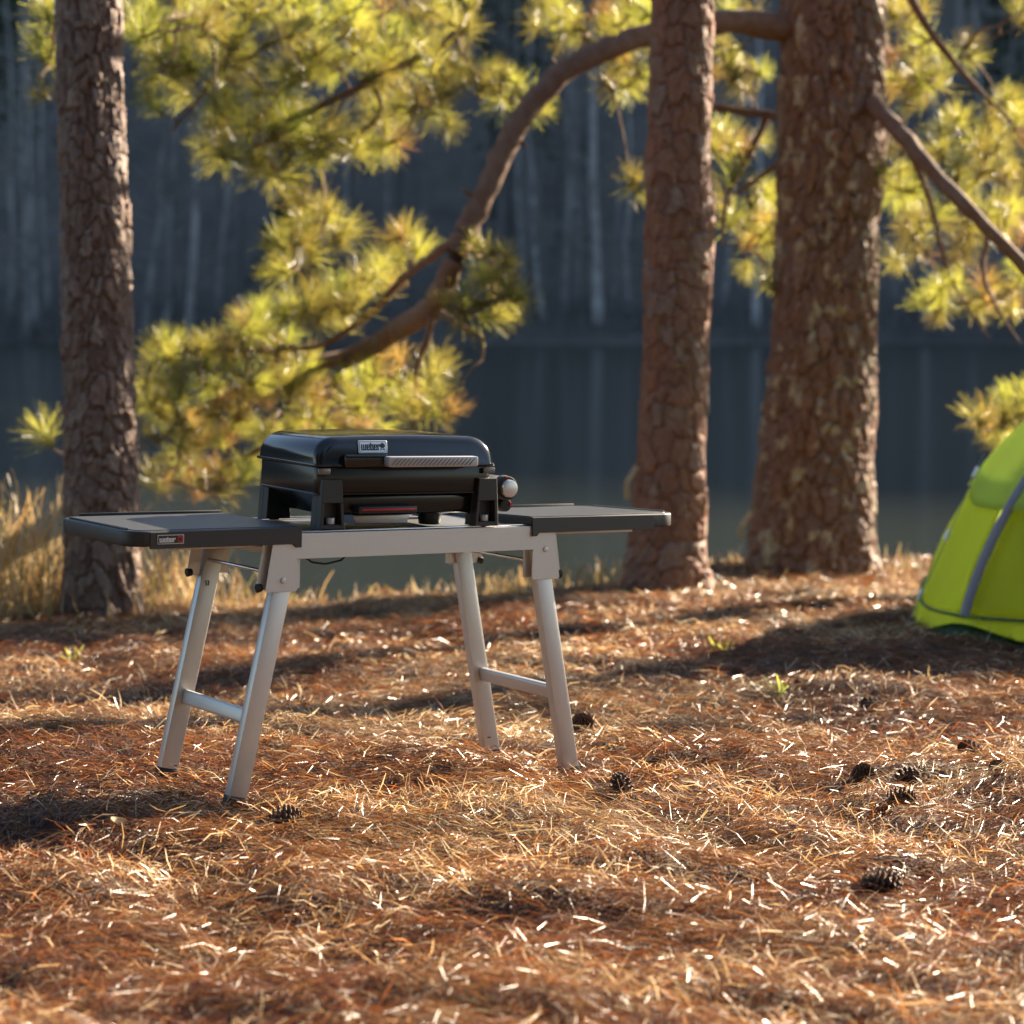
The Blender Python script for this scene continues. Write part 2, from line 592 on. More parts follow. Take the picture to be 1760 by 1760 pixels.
grass('dry_grass', [(-10, 11.4, .16, 130, .62), (35, 11.5, .12, 130, .66), (75, 11.5, .1, 110, .52), (100, 11.4, .08, 60, .4), (30, 11.2, .2, 160, .3),
                    (265, 11.6, .09, 70, .40), (300, 11.8, .12, 70, .42), (350, 11.9, .12, 40, .34), (420, 12.0, .12, 44, .28), (470, 12.0, .12, 30, .2),
                    (560, 12.2, .2, 40, .12), (680, 12.4, .2, 26, .10), (790, 12.6, .2, 90, .16), (870, 12.7, .15, 100, .19), (960, 12.9, .2, 130, .17),
                    (1040, 13.0, .1, 80, .2), (1260, 14.0, .15, 70, .14), (1560, 14.0, .2, 60, .14)],
      'dry golden grass tufts fringing the edge of the lake bank')


# ------------------------------------------------------------------ pines
def pine_trunk(parent, prof, d, top, cw, ch, depth, seed, tints, res=.007, wob=.012, pw=2.0, warp=1.0, crack=.16):
    """prof: (py, left px, right px) outline of the trunk; bark plates are real relief on the mesh"""
    rows = []
    for py, l, r in prof:
        a, b = W(l, py, d), W(r, py, d)
        rows.append((a.z, (a.x + b.x) / 2, (b.x - a.x) / 2))
    rows.sort()
    z0 = rows[0][0]
    zt = rows[-1][0]
    Z = np.array([r[0] for r in rows]); CX = np.array([r[1] for r in rows]); RR = np.array([r[2] for r in rows])
    zs = np.r_[np.arange(z0 - .15, zt + .25, res), np.linspace(zt + .3, top, 40)]
    rad = np.interp(zs, Z, RR) * np.clip(1 - .6 * (zs - zt - .1) / (top - zt), .2, 1.0)
    rad = np.where(zs <= zt + .1, np.interp(zs, Z, RR), rad)
    cx = np.interp(zs, Z, CX)
    lean = (CX[-1] - CX[0]) / (Z[-1] - Z[0])
    cx = np.where(zs > zt, CX[-1] + lean * .6 * (zs - zt), cx)
    Rm = float(RR.mean())
    nth = int(2 * math.pi * Rm / res)
    th = np.arange(nth) / nth * 2 * math.pi
    TH, ZZ = np.meshgrid(th, zs)
    u = TH * Rm
    U = 2 * math.pi * Rm
    ncol = max(6, round(U / cw))
    gu = (TH / (2 * math.pi)) * ncol + 1.1 * warp * fbm(np.cos(TH) * 3 + 9, ZZ * 4 + np.sin(TH) * 3, seed, 3)
    gv = ZZ / ch + .9 * warp * fbm(np.cos(TH) * 2.5 + 4, ZZ * 3.5 + np.sin(TH) * 2.5 + 7, seed + 5, 3)
    iu, iv = np.floor(gu).astype(int), np.floor(gv).astype(int)
    f1 = np.full(gu.shape, 9.); f2 = np.full(gu.shape, 9.); idc = np.zeros(gu.shape)

    def h(a, b, k):
        n = ((a % ncol) * 73856093 ^ (b + 5000) * 19349663 ^ (seed + k) * 83492791) & 0x7fffffff
        n = ((n ^ (n >> 13)) * 1274126177) & 0x7fffffff
        return ((n ^ (n >> 16)) & 0xffff) / 65535.
    for di in (-1, 0, 1):
        for dj in (-1, 0, 1):
            a, b = iu + di, iv + dj
            dx = (a + .5 + (h(a, b, 1) - .5) * .85) - gu
            dy = (b + .5 + (h(a, b, 2) - .5) * .85) - gv
            dd = (np.abs(dx) ** pw + np.abs(dy) ** pw) ** (1 / pw)
            near = dd < f1
            f2 = np.where(near, f1, np.minimum(f2, dd))
            idc = np.where(near, h(a, b, 3), idc)
            f1 = np.where(near, dd, f1)
    e = np.clip((f2 - f1) / crack, 0, 1)
    e = e * e * (3 - 2 * e)
    fine = fbm(np.cos(TH) * 14 + 3, ZZ * 28 + np.sin(TH) * 14, seed + 8, 3)
    rag = fbm(np.cos(TH) * 30 + 3, ZZ * 40 + np.sin(TH) * 30, seed + 12, 2)
    disp = depth * (e - 1) + depth * .9 * (idc - .5) * e + depth * 1.3 * fine * e + depth * .9 * rag
    disp = disp + wob * fbm(np.cos(TH) * 1.5, ZZ * 1.6 + np.sin(TH), seed + 20, 3) * 2
    flare = np.clip(1 - (ZZ - z0) / .35, 0, 1) ** 2 * (.03 * np.cos(TH * 5 + seed))
    r = rad[:, None] + disp + flare
    V = np.stack([cx[:, None] + r * np.cos(TH), d + r * np.sin(TH), ZZ], -1).reshape(-1, 3)
    nz = len(zs)
    i, j = np.meshgrid(np.arange(nth), np.arange(nz - 1))
    F = np.stack([j * nth + i, j * nth + (i + 1) % nth, (j + 1) * nth + (i + 1) % nth, (j + 1) * nth + i], -1).reshape(-1, 4)
    pal = np.array(tints)
    k = idc * (len(pal) - 1)
    k0 = np.clip(k.astype(int), 0, len(pal) - 2)
    fr = (k - k0)[..., None]
    col = pal[k0] * (1 - fr) + pal[k0 + 1] * fr
    lich_sun = np.clip((fbm(TH * Rm * 16 + 3, ZZ * 11 + seed, seed + 30, 4) - .12) * 12, 0, 1) * LICHEN_SUN.get(seed, 0)
    col = col * (1 - lich_sun[..., None]) + np.array((.46, .40, .26)) * lich_sun[..., None]
    me = np_mesh('trunk', V, F, True, col.reshape(-1, 3))
    return link('trunk', me, M['bark'], parent)


LICHEN_SUN = {303: .95, 202: .25, 101: .2}  # lichen; on the thick pine strengthened to paint in sunlit patches too


def tuft_mesh(k, n=105, ln=.165, spread=1.45, wd=.0023):
    rs = np.random.default_rng(500 + k)
    th = np.abs(rs.normal(0.85, .42, n)).clip(.05, spread + .35)
    ph = rs.random(n) * 6.283
    root = rs.random(n) * .10
    d = np.stack([np.sin(th) * np.cos(ph), np.sin(th) * np.sin(ph), np.cos(th)], -1)
    pos = np.stack([np.zeros(n), np.zeros(n), root - .05], -1)
    az = np.arctan2(d[:, 1], d[:, 0]); pit = np.arcsin(d[:, 2])
    L = rs.uniform(.75, 1.1, n) * ln
    V, F = ribbons(pos, az, pit, L, np.full(n, wd), np.stack([rs.normal(0, .06, n), -np.abs(rs.normal(.05, .05, n))], -1), rs.uniform(-1.5, 1.5, n), 2)
    # woody shoot in the middle
    b = len(V)
    sv, sf = [], []
    for z in (-.07, .05):
        for q in range(4):
            sv.append((.005 * math.cos(q * 1.57), .005 * math.sin(q * 1.57), z))
    for q in range(4):
        sf.append((b + q, b + (q + 1) % 4, b + 4 + (q + 1) % 4, b + 4 + q))
    return np_mesh('needle_tuft', np.r_[V, np.array(sv)], np.r_[F, np.array(sf)], False)


TUFTS = [tuft_mesh(k, n=104 + 14 * (k % 3), ln=.15 + .014 * (k % 4)) for k in range(7)]
for t_ in TUFTS: t_.materials.append(M['needle'])
DEAD = [tuft_mesh(20 + k, n=70, ln=.15, spread=1.7) for k in range(3)]
for t_ in DEAD: t_.materials.append(M['deadneedle'])


class Pine:
    def __init__(s, name_label, base, anchor, back):
        s.anchor, s.back, s.ramp = anchor, back, 110 if anchor == 760 else 220
        s.o = empty('pine_tree', Matrix(), name_label, 'tree', 'tall pines on the lake bank')
        s.samples = []
        s.twig = MB()
        s.count = 0

    def deep(s, px, d):
        # boughs reach back over the water's edge as they leave the trunk
        if s.anchor > 400: return d + s.back * min(1, max(0, s.anchor - px) / s.ramp)
        return d + s.back * min(1, abs(px - s.anchor) / s.ramp)

    def limb(s, pts, rad, n=9):
        rad = [r * s.deep(p[0], p[2]) / p[2] for r, p in zip(rad, pts)]
        P = [W(p[0], p[1], s.deep(p[0], p[2])) for p in pts]
        # refine with catmull-rom
        Q, Rr = [], []
        for i in range(len(P) - 1):
            p0, p1, p2, p3 = P[max(i - 1, 0)], P[i], P[i + 1], P[min(i + 2, len(P) - 1)]
            for k in range(5):
                t = k / 5
                q = .5 * ((2 * p1) + (p2 - p0) * t + (2 * p0 - 5 * p1 + 4 * p2 - p3) * t * t + (3 * p1 - p0 - 3 * p2 + p3) * t ** 3)
                r = rad[i] * (1 - t) + rad[i + 1] * t
                Q.append(q + Vector((R.gauss(0, .06), R.gauss(0, .06), R.gauss(0, .06))) * r)
                Rr.append(r * R.uniform(.9, 1.12))
        Q.append(P[-1]); Rr.append(rad[-1])
        mb = MB()
        mb.tube(Q, Rr, n)
        o = mb.build('branch', M['limb'], s.o, angle=80)
        s.samples += Q[2:]
        return o

    def blob(s, cx, cy, rx, ry, n, d, dead=0.0, dj=.35, reach=1.4):
        S = s.samples
        grow = s.deep(cx, d) / d
        d = s.deep(cx, d)
        for _ in range(n):
            a, q = R.uniform(0, 6.283), math.sqrt(R.random())
            px, py = cx + rx * q * math.cos(a), cy + ry * q * math.sin(a)
            p = W(px, py, d + R.gauss(0, dj))
            near = min(S, key=lambda v: (v - p).length_squared * (1.0 if v.z > p.z - .2 else 1.6))
            dv = p - near
            if dv.length > .06:
                mid = near + dv * .5 + Vector((R.gauss(0, .04), R.gauss(0, .04), .05 * R.uniform(-.5, 1.0)))
                s.twig.tube([near, (near + mid) / 2 + Vector((0, 0, .012)), mid, (mid + p) / 2 + Vector((0, 0, -.008)), p],
                            [.007 + .006 * min(dv.length, .8), .007, .006, .005, .004], 5)
                if dv.length > .35: S.append(mid)
                S.append(p)
            ax = dv.normalized() * .7 + Vector((R.gauss(0, .35), R.gauss(0, .35), R.gauss(.45, .35)))
            ax.normalize()
            isd = R.random() < dead
            o = bpy.data.objects.new('needle_tuft', R.choice(DEAD if isd else TUFTS))
            COL.objects.link(o)
            o.parent = s.o
            o.matrix_local = Matrix.LocRotScale(p, ax.to_track_quat('Z', 'Y') @ Quaternion((0, 0, 1), R.uniform(0, 6.28)), Vector([R.uniform(.66, 1.1) * grow] * 3))
            s.count += 1

    def done(s):
        if len(s.twig.bm.verts):
            o = s.twig.build('twig_growth', M['limb'], s.o, angle=180)
            o['kind'] = 'stuff'


# left pine
A = Pine('slender pine with flaky grey brown bark at the left, behind the table shelf', None, 160, 1.1)
pine_trunk(A.o, [(-40, 94, 204), (0, 95, 205), (300, 105, 218), (600, 108, 228), (850, 112, 237), (980, 110, 240), (1030, 106, 240), (1065, 100, 244)], 11.2, 8.0, .055, .12, .020, 101,
           [(.11, .064, .046), (.17, .105, .075), (.14, .088, .068), (.23, .165, .13), (.16, .075, .045)], warp=1.7)
A.limb([(150, -300, 11.2), (260, -190, 11.7), (360, -90, 12.2), (430, 0, 12.5), (400, 90, 12.6), (350, 160, 12.7), (290, 230, 12.8)], [.05, .04, .032, .026, .02, .014, .006])
A.limb([(425, 5, 12.5), (340, 20, 12.6), (270, 40, 12.6), (215, 70, 12.6)], [.018, .015, .011, .005], 7)
A.limb([(150, -250, 11.2), (120, -120, 11.7), (100, 0, 12.0), (88, 100, 12.1)], [.02, .015, .01, .005], 7)
A.limb([(180, 780, 11.2), (130, 790, 11.6), (90, 770, 11.8), (70, 745, 11.9)], [.012, .01, .007, .004], 6)
for b in [(290, 50, 75, 55, 14, 12.6), (390, 50, 80, 60, 16, 12.6), (470, 30, 60, 45, 10, 12.6), (350, 130, 80, 45, 11, 12.7), (300, 110, 50, 40, 6, 12.8), (260, 200, 25, 30, 2, 12.8)]:
    A.blob(*b, dead=.06)
for b in [(75, 45, 22, 30, 3, 12.1), (85, 100, 18, 30, 3, 12.1), (84, 168, 8, 8, 1, 12.1), (85, 770, 22, 25, 2, 11.9)]:
    A.blob(*b, dj=.1)
A.done()

# middle pine
B = Pine('pine with reddish plated bark in the middle, behind the right shelf of the table', None, 1170, 1.2)
pine_trunk(B.o, [(-40, 1122, 1226), (0, 1122, 1225), (150, 1118, 1224), (300, 1109, 1222), (370, 1108, 1228), (420, 1108, 1224), (600, 1105, 1218), (750, 1097, 1214), (850, 1088, 1213), (940, 1078, 1213),
                 (990, 1068, 1216), (1028, 1058, 1222)], 12.5, 9.0, .10, .14, .018, 202,
           [(.17, .068, .036), (.25, .100, .048), (.20, .10, .064), (.27, .10, .042), (.24, .15, .11)], pw=3.2, warp=1.25, crack=.12)
B.limb([(1170, -420, 12.5), (1060, -300, 12.7), (930, -140, 12.8), (840, -40, 12.7), (806, 20, 12.6), (785, 60, 12.6), (700, 108, 12.5), (620, 150, 12.5), (545, 185, 12.5), (470, 235, 12.4), (410, 270, 12.4)],
       [.06, .05, .042, .036, .03, .028, .024, .02, .017, .012, .005])
B.limb([(930, -140, 12.8), (740, -90, 12.9), (605, 0, 12.8), (560, 60, 12.8), (540, 110, 12.7), (480, 165, 12.7), (440, 220, 12.7)], [.03, .026, .02, .016, .013, .01, .005])
B.limb([(785, 60, 12.6), (798, 100, 12.5), (840, 150, 12.5), (920, 195, 12.5)], [.013, .011, .009, .004], 6)
B.limb([(640, 140, 12.5), (650, 200, 12.5), (560, 270, 12.5), (555, 340, 12.5), (530, 420, 12.5), (505, 465, 12.5)], [.014, .012, .011, .009, .006, .003], 6)
B.limb([(1170, -300, 12.5), (1110, -140, 12.9), (1040, -30, 13.1), (1010, 40, 13.2), (1000, 100, 13.2)], [.04, .03, .02, .012, .005], 7)
for b in [(560, 60, 75, 55, 15, 12.7), (660, 45, 70, 45, 14, 12.7), (770, 40, 50, 40, 8, 12.6), (480, 130, 90, 45, 15, 12.6), (610, 120, 85, 45, 14, 12.6), (700, 150, 75, 50, 13, 12.5), (440, 215, 70, 38, 12, 12.4),
          (540, 225, 75, 35, 12, 12.5), (645, 215, 60, 40, 9, 12.5), (375, 240, 35, 25, 4, 12.4), (420, 285, 50, 30, 7, 12.4), (500, 280, 45, 25, 5, 12.4)]:
    B.blob(*b, dead=.06)
for b in [(830, 125, 55, 32, 8, 12.5), (870, 165, 45, 30, 6, 12.5), (770, 190, 35, 25, 4, 12.5), (932, 192, 8, 8, 1, 12.5), (535, 365, 35, 25, 5, 12.5), (555, 400, 40, 30, 6, 12.5), (510, 430, 40, 30, 6, 12.5), (490, 465, 15, 12, 2, 12.5),
          (600, 255, 30, 20, 3, 12.5)]:
    B.blob(*b, dead=.04, dj=.15)
for b in [(960, 30, 50, 40, 9, 13.2), (1040, 40, 60, 45, 12, 13.2), (1090, 20, 30, 40, 5, 13.1), (1055, 120, 45, 35, 8, 13.1), (1085, 322, 14, 12, 2, 13.0)]:
    B.blob(*b, dead=.08, dj=.2)
B.done()

# right pine with the long drooping limb
C = Pine('thick pine with lichen spotted bark and a long drooping limb, left of the tent', None, 760, 1.4)
pine_trunk(C.o, [(-40, 1346, 1517), (0, 1345, 1518), (200, 1340, 1520), (300, 1337, 1519), (380, 1337, 1508), (600, 1325, 1503), (750, 1310, 1501), (830, 1302, 1500), (900, 1292, 1500), (950, 1285, 1501),
                 (990, 1276, 1508)], 14.0, 10.0, .075, .20, .030, 303,
           [(.13, .064, .038), (.20, .098, .054), (.16, .09, .06), (.22, .10, .05), (.23, .16, .11)], res=.009, wob=.018, warp=1.8)
C.limb([(1420, 62, 14.0), (1335, 46, 13.9), (1230, 38, 13.6), (1120, 58, 13.35), (1030, 90, 13.2), (960, 132, 13.1), (905, 190, 13.0), (866, 260, 12.9), (830, 340, 12.8), (800, 400, 12.75), (775, 462, 12.7),
        (742, 528, 12.7), (690, 562, 12.6), (610, 608, 12.5), (530, 628, 12.4), (440, 662, 12.3), (340, 705, 12.1), (265, 765, 12.0)],
       [.10, .082, .072, .068, .066, .068, .064, .066, .062, .067, .064, .070, .058, .046, .036, .027, .018, .008], 12)
for q in [((965, 128, 13.1), (948, 100, 13.1)), ((822, 345, 12.8), (795, 325, 12.75)), ((880, 235, 12.95), (905, 250, 12.9)), ((795, 420, 12.75), (825, 440, 12.7))]:
    C.limb([q[0], q[1]], [.02, .009], 6)
C.limb([(798, 405, 12.75), (740, 442, 12.7), (690, 482, 12.6), (640, 535, 12.5), (560, 590, 12.4), (480, 600, 12.3), (380, 600, 12.2), (290, 590, 12.1)], [.026, .024, .021, .019, .017, .014, .01, .004], 8)
C.limb([(760, 500, 12.7), (800, 520, 12.6), (840, 520, 12.5), (875, 505, 12.5)], [.03, .022, .014, .006], 7)
C.limb([(745, 530, 12.7), (800, 565, 12.6), (828, 580, 12.55), (828, 618, 12.55)], [.022, .016, .012, .008], 7)
C.limb([(745, 530, 12.7), (735, 580, 12.6), (715, 640, 12.5), (720, 720, 12.5)], [.025, .019, .012, .004], 7)
C.limb([(610, 608, 12.5), (560, 680, 12.4), (480, 750, 12.3), (400, 800, 12.2), (320, 850, 12.1)], [.03, .022, .016, .011, .004], 7)
C.limb([(660, 580, 12.55), (650, 660, 12.5), (620, 730, 12.4), (570, 790, 12.4)], [.022, .016, .011, .004], 7)
for b in [(300, 605, 45, 25, 8, 12.1), (380, 590, 50, 30, 10, 12.2), (460, 565, 50, 30, 9, 12.3), (540, 535, 50, 30, 9, 12.4), (600, 520, 40, 25, 6, 12.5), (690, 430, 35, 32, 8, 12.65), (660, 480, 40, 25, 6, 12.6), (840, 450, 30, 35, 6, 12.55),
          (855, 510, 40, 40, 9, 12.5), (800, 545, 50, 30, 5, 12.6)]:
    C.blob(*b, dead=.03, dj=.22)
for b in [(320, 670, 75, 45, 16, 12.1), (430, 640, 80, 38, 14, 12.3), (540, 640, 70, 35, 9, 12.4), (690, 640, 60, 35, 8, 12.5), (730, 690, 50, 45, 10, 12.5), (650, 700, 45, 40, 7, 12.45)]:
    C.blob(*b, dead=.12, dj=.3)
for b in [(300, 750, 55, 50, 11, 12.0), (400, 740, 75, 50, 14, 12.2), (520, 720, 75, 50, 12, 12.4), (600, 760, 55, 35, 7, 12.4), (320, 825, 60, 35, 9, 12.1), (420, 815, 65, 40, 10, 12.2), (500, 800, 50, 40, 6, 12.3)]:
    C.blob(*b, dead=.42, dj=.35)
# right hand side of the trunk
C.limb([(1470, 150, 14.0), (1535, 215, 13.5), (1600, 292, 13.2), (1680, 375, 13.0), (1760, 458, 12.9), (1830, 560, 12.8), (1850, 640, 12.8)], [.065, .05, .044, .04, .036, .026, .01], 10)
C.limb([(1545, 228, 13.8), (1590, 320, 13.8), (1612, 400, 13.8), (1640, 490, 13.7), (1700, 580, 13.6)], [.02, .017, .014, .01, .004], 7)
C.limb([(1700, 395, 13.4), (1690, 470, 13.4), (1720, 540, 13.3), (1755, 590, 13.3)], [.016, .013, .01, .004], 7)
C.limb([(1470, -160, 14.0), (1540, -60, 13.9), (1590, 40, 13.9), (1660, 130, 13.9), (1740, 210, 13.8)], [.04, .032, .026, .018, .006], 8)
C.limb([(1840, 600, 12.9), (1800, 680, 12.9), (1745, 715, 12.9), (1700, 745, 12.9)], [.012, .01, .008, .004], 6)
C.limb([(1380, 205, 14.0), (1300, 195, 14.2), (1230, 185, 14.3), (1180, 190, 14.3)], [.035, .03, .024, .01], 8)
C.limb([(1320, 198, 14.2), (1290, 260, 14.3), (1250, 340, 14.3), (1240, 420, 14.3)], [.022, .02, .016, .006], 7)
C.limb([(1370, 250, 14.0), (1320, 295, 14.2), (1260, 335, 14.3)], [.02, .016, .01], 7)
for b in [(1575, 55, 55, 50, 12, 13.9), (1620, 110, 50, 50, 8, 13.9), (1555, 165, 40, 45, 7, 13.9), (1690, 200, 60, 40, 10, 13.8), (1560, 290, 45, 50, 9, 13.8), (1640, 280, 65, 50, 12, 13.6), (1730, 275, 45, 50, 8, 13.6), (1560, 410, 45, 55, 9, 13.8),
          (1650, 400, 55, 50, 10, 13.6), (1640, 505, 65, 45, 11, 13.6), (1720, 390, 45, 45, 7, 13.4), (1735, 500, 40, 40, 6, 13.3), (1750, 30, 15, 30, 3, 13.8)]:
    C.blob(*b[:5], b[5] + .5, dead=.08, dj=.22)
for b in [(1705, 725, 28, 30, 7, 12.9), (1745, 700, 25, 25, 4, 12.9)]:
    C.blob(*b, dead=.1, dj=.12)
for b in [(1275, 60, 40, 45, 6, 14.2), (1270, 140, 45, 45, 8, 14.2), (1265, 240, 45, 55, 9, 14.3), (1275, 340, 45, 50, 9, 14.3), (1300, 420, 35, 40, 7, 14.3), (1320, 470, 12, 25, 2, 14.3)]:
    C.blob(*b, dead=.14, dj=.3)
C.done()


def side_pine(x, y, rad, seed, label):
    z = Gs(x, y)
    o = empty('pine_tree', Matrix.Translation((x, y, z)), label, 'tree', 'tall pines on the lake bank')
    pts = [Vector((R.gauss(0, .03), R.gauss(0, .03), t)) for t in (-.1, .3, 1, 2, 3, 4, 5, 6.5, 8)]
    MB().tube(pts, [rad * k for k in (1.4, 1.12, 1, .96, .93, .9, .86, .8, .7)], 22).build('trunk', M['sidebark'], o, angle=80)
    mb = MB()
    for k in range(5):
        a, h = R.uniform(0, 6.28), R.uniform(3, 6.5)
        d = Vector((math.cos(a), math.sin(a), .25))
        q = [Vector((0, 0, h)), Vector((0, 0, h)) + d * .8, Vector((0, 0, h - .1)) + d * 1.7]
        MB().tube(q, [.05, .035, .012], 7).build('branch', M['limb'], o)
        for _ in range(9):
            p = q[1].lerp(q[2], R.uniform(0, 1.1)) + Vector((R.gauss(0, .18), R.gauss(0, .18), R.gauss(0, .12)))
            t = bpy.data.objects.new('needle_tuft', R.choice(TUFTS))
            COL.objects.link(t)
            t.parent = o
            t.matrix_local = Matrix.LocRotScale(p, (d + Vector((R.gauss(0, .5), R.gauss(0, .5), .4))).to_track_quat('Z', 'Y'), Vector([R.uniform(.8, 1.2)] * 3))


M['sidebark'] = mat('side_pine_bark', (.17, .09, .055), .8, noise=(22, (.10, .06, .04), .8), bump=(30, .9, .03))
side_pine(5.0, 14.2, .17, 1, 'pine standing beyond the right edge of the picture, farther from the tent')
side_pine(6.9, 14.6, .20, 2, 'pine standing beyond the right edge of the picture, farthest from the tent')


def sky_block_tree(x, y, h, label):
    # unseen pines added behind the viewer to block sky light
    z = Gs(x, y)
    o = empty('pine_tree', Matrix.Translation((x, y, z)), label, 'tree', 'unseen pines added behind the viewer to block sky light')
    MB().tube([(0, 0, -.1), (.05, 0, h * .3), (0, .08, h * .7), (0, 0, h)], [.24, .2, .13, .03], 12).build('trunk', M['sidebark'], o, angle=80)
    n = 700
    t = NR.random(n)
    zz = h * (.12 + .88 * t)
    rr = 3.0 * np.sqrt(NR.random(n)) * (1 - .75 * t)
    a = NR.random(n) * 6.283
    c = np.stack([rr * np.cos(a), rr * np.sin(a), zz], -1)
    V = (c[:, None, :] + NR.normal(0, .34, (n, 3, 3))).reshape(-1, 3)
    link('crown', np_mesh('crown', V, np.arange(n * 3).reshape(-1, 3), False), M['farpine'], o)


for i in range(26):
    sky_block_tree(-19.5 + 3.0 * (i % 13) + R.uniform(-.9, .9), (-7 if i < 13 else -12.5) - R.uniform(0, 3), R.uniform(13, 17), 'unseen tall green pine added behind the viewer to block sky light')


def flake(parent, px, py, d, px2, py2, wd):
    a, b = W(px, py, d), W(px2, py2, d)
    m = (a + b) / 2 + Vector((-.03, -.02, 0))
    mb = MB()
    for p, q in ((a, m), (m, b)):
        mb.bar(p, q, wd, .006, up=(0, 1, 0), bev=.002, seg=1)
    mb.build('bark_flake', M['leaf'], parent)


flake(B.o, 1095, 800, 12.4, 1078, 858, .03)
flake(C.o, 1292, 880, 13.8, 1272, 925, .03)

# ------------------------------------------------------------------ trees across the lake
FG = 'bare trees across the lake'


def far_tree(px, d, rad, h, lean, label, limbs=9, bend=0.0, tm='fartrunk'):
    p = W(px, 570, d)
    x, y = p.x, d
    z = float(hill(np.array([x]), np.array([y]))[0]) - .2
    o = empty('bare_tree', Matrix.Translation((x, y, z)), label, 'tree', FG)
    k = 9
    pts = [Vector((lean * h * t + bend * math.sin(t * 3.1) + R.gauss(0, .06), R.gauss(0, .06), h * t)) for t in [i / k for i in range(k + 1)]]
    rr = [rad * (1.25 if i == 0 else 1 - .72 * i / k) for i in range(k + 1)]
    MB().tube(pts, rr, 8).build('trunk', M[tm], o, angle=80)
    if limbs:
        mb = MB()
        for _ in range(limbs):
            t = R.uniform(.1, .97)
            i = min(int(t * k), k - 1)
            a = pts[i].lerp(pts[i + 1], t * k - i)
            az = R.uniform(0, 6.28)
            ln = R.uniform(1.2, 3.6) * (1.1 - t * .5)
            dr = Vector((math.cos(az), math.sin(az) * .7, R.uniform(-.1, .8))).normalized()
            r0 = rad * R.uniform(.14, .3)
            q = [a, a + dr * ln * .5 + Vector((0, 0, R.uniform(-.1, .2))), a + dr * ln + Vector((0, 0, R.uniform(-.3, .6)))]
            mb.tube(q, [r0, r0 * .7, r0 * .25], 4)
            for _ in range(2):
                e = q[1].lerp(q[2], R.random())
                dv = (dr + Vector((R.gauss(0, .6), R.gauss(0, .6), R.gauss(.2, .4)))).normalized()
                mb.tube([e, e + dv * ln * R.uniform(.25, .5)], [r0 * .45, r0 * .15], 3)
        mb.build('bare_crown', M['fartwig'], o, angle=180)
    return o


named = [(18, 111, .14, 0, 'thin bare tree at the extreme left edge across the lake'), (47, 109, .24, .003, 'pale bare trunk across the lake, stoutest left of the left pine'),
         (66, 110, .18, -.004, 'slim bare trunk just right of the stoutest one, left of the left pine'), (88, 112, .13, .01, 'thin dark bare trunk close to the left pine, across the lake'),
         (240, 109, .2, .10, 'leaning bare tree across the lake, beside the left pine on its right'), (285, 110, .17, .05, 'bare tree leaning right, second right of the left pine across the lake'),
         (326, 109, .22, .07, 'grey bare tree leaning right, third right of the left pine across the lake'), (375, 112, .14, .02, 'thin upright bare tree above the lower pine bough, across the lake'),
         (560, 114, .16, -.01, 'dim bare trunk across the lake behind the hanging needle cluster'), (612, 110, .17, .006, 'pale thin bare trunk across the lake left of the drooping limb'),
         (665, 115, .14, 0, 'faint bare trunk across the lake just left of the drooping limb'), (905, 111, .16, -.02, 'bare trunk across the lake nearest the drooping limb on its right'),
         (935, 109, .19, -.035, 'bare trunk leaning left across the lake, right of the drooping limb'), (968, 110, .17, -.012, 'grey bare trunk left of the brightest trunk across the lake'),
         (992, 112, .15, -.02, 'thin bare trunk touching the brightest trunk on its left'), (1028, 108.6, .27, -.004, 'brightest and stoutest white bare trunk across the lake, left of the middle pine'),
         (1052, 112, .13, .005, 'thin bare trunk just right of the brightest trunk across the lake'), (1078, 111, .15, -.006, 'bare trunk across the lake hugging the middle pine on its left'),
         (1243, 113, .15, .004, 'bare trunk across the lake just right of the middle pine'), (1297, 109, .22, 0, 'pale bare trunk across the lake between the middle and thick pines'),
         (1540, 112, .15, .01, 'thin bare trunk across the lake close to the thick pine on its right'), (1588, 109.5, .19, .0, 'bare trunk across the lake below the right pine boughs'),
         (1668, 112, .2, -.006, 'bare trunk across the lake above the tent'), (1735, 114, .15, .004, 'bare trunk across the lake at the right edge above the tent')]
for px, d, rad, lean, lab in named:
    far_tree(px, d, rad, R.uniform(15, 19), lean, lab, 20, R.uniform(-.5, .5))
LAB2 = 'dim bare tree deep in the shaded wood on the far hillside'
rows_ = []
for k in range(95):
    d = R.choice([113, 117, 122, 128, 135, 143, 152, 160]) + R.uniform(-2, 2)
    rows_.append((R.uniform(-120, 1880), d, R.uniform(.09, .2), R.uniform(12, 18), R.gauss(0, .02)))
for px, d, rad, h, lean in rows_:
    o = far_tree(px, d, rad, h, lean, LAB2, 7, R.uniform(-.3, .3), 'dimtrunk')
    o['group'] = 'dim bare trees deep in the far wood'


def evergreen(px, d, z_rel, rad, h, label):
    x = W(px, 500, d).x
    z = float(hill(np.array([x]), np.array([d]))[0]) - .2
    o = empty('evergreen_tree', Matrix.Translation((x, d, z)), label, 'tree', 'dark evergreens on the far hillside')
    MB().tube([(0, 0, 0), (0, 0, h * .5), (0, 0, h)], [.2, .14, .03], 7).build('trunk', M['fartwig'], o)
    n = 900
    t = NR.random(n) ** .8
    zz = h * (.25 + .75 * t)
    rr = rad * (1 - t * .9) * (.35 + .65 * NR.random(n)) * (1 + .35 * np.sin(t * 40))
    a = NR.random(n) * 6.283
    c = np.stack([rr * np.cos(a), rr * np.sin(a), zz], -1)
    s = .42
    V = (c[:, None, :] + NR.normal(0, s * .55, (n, 3, 3))).reshape(-1, 3)
    link('crown', np_mesh('crown', V, np.arange(n * 3).reshape(-1, 3), False), M['farpine'], o)


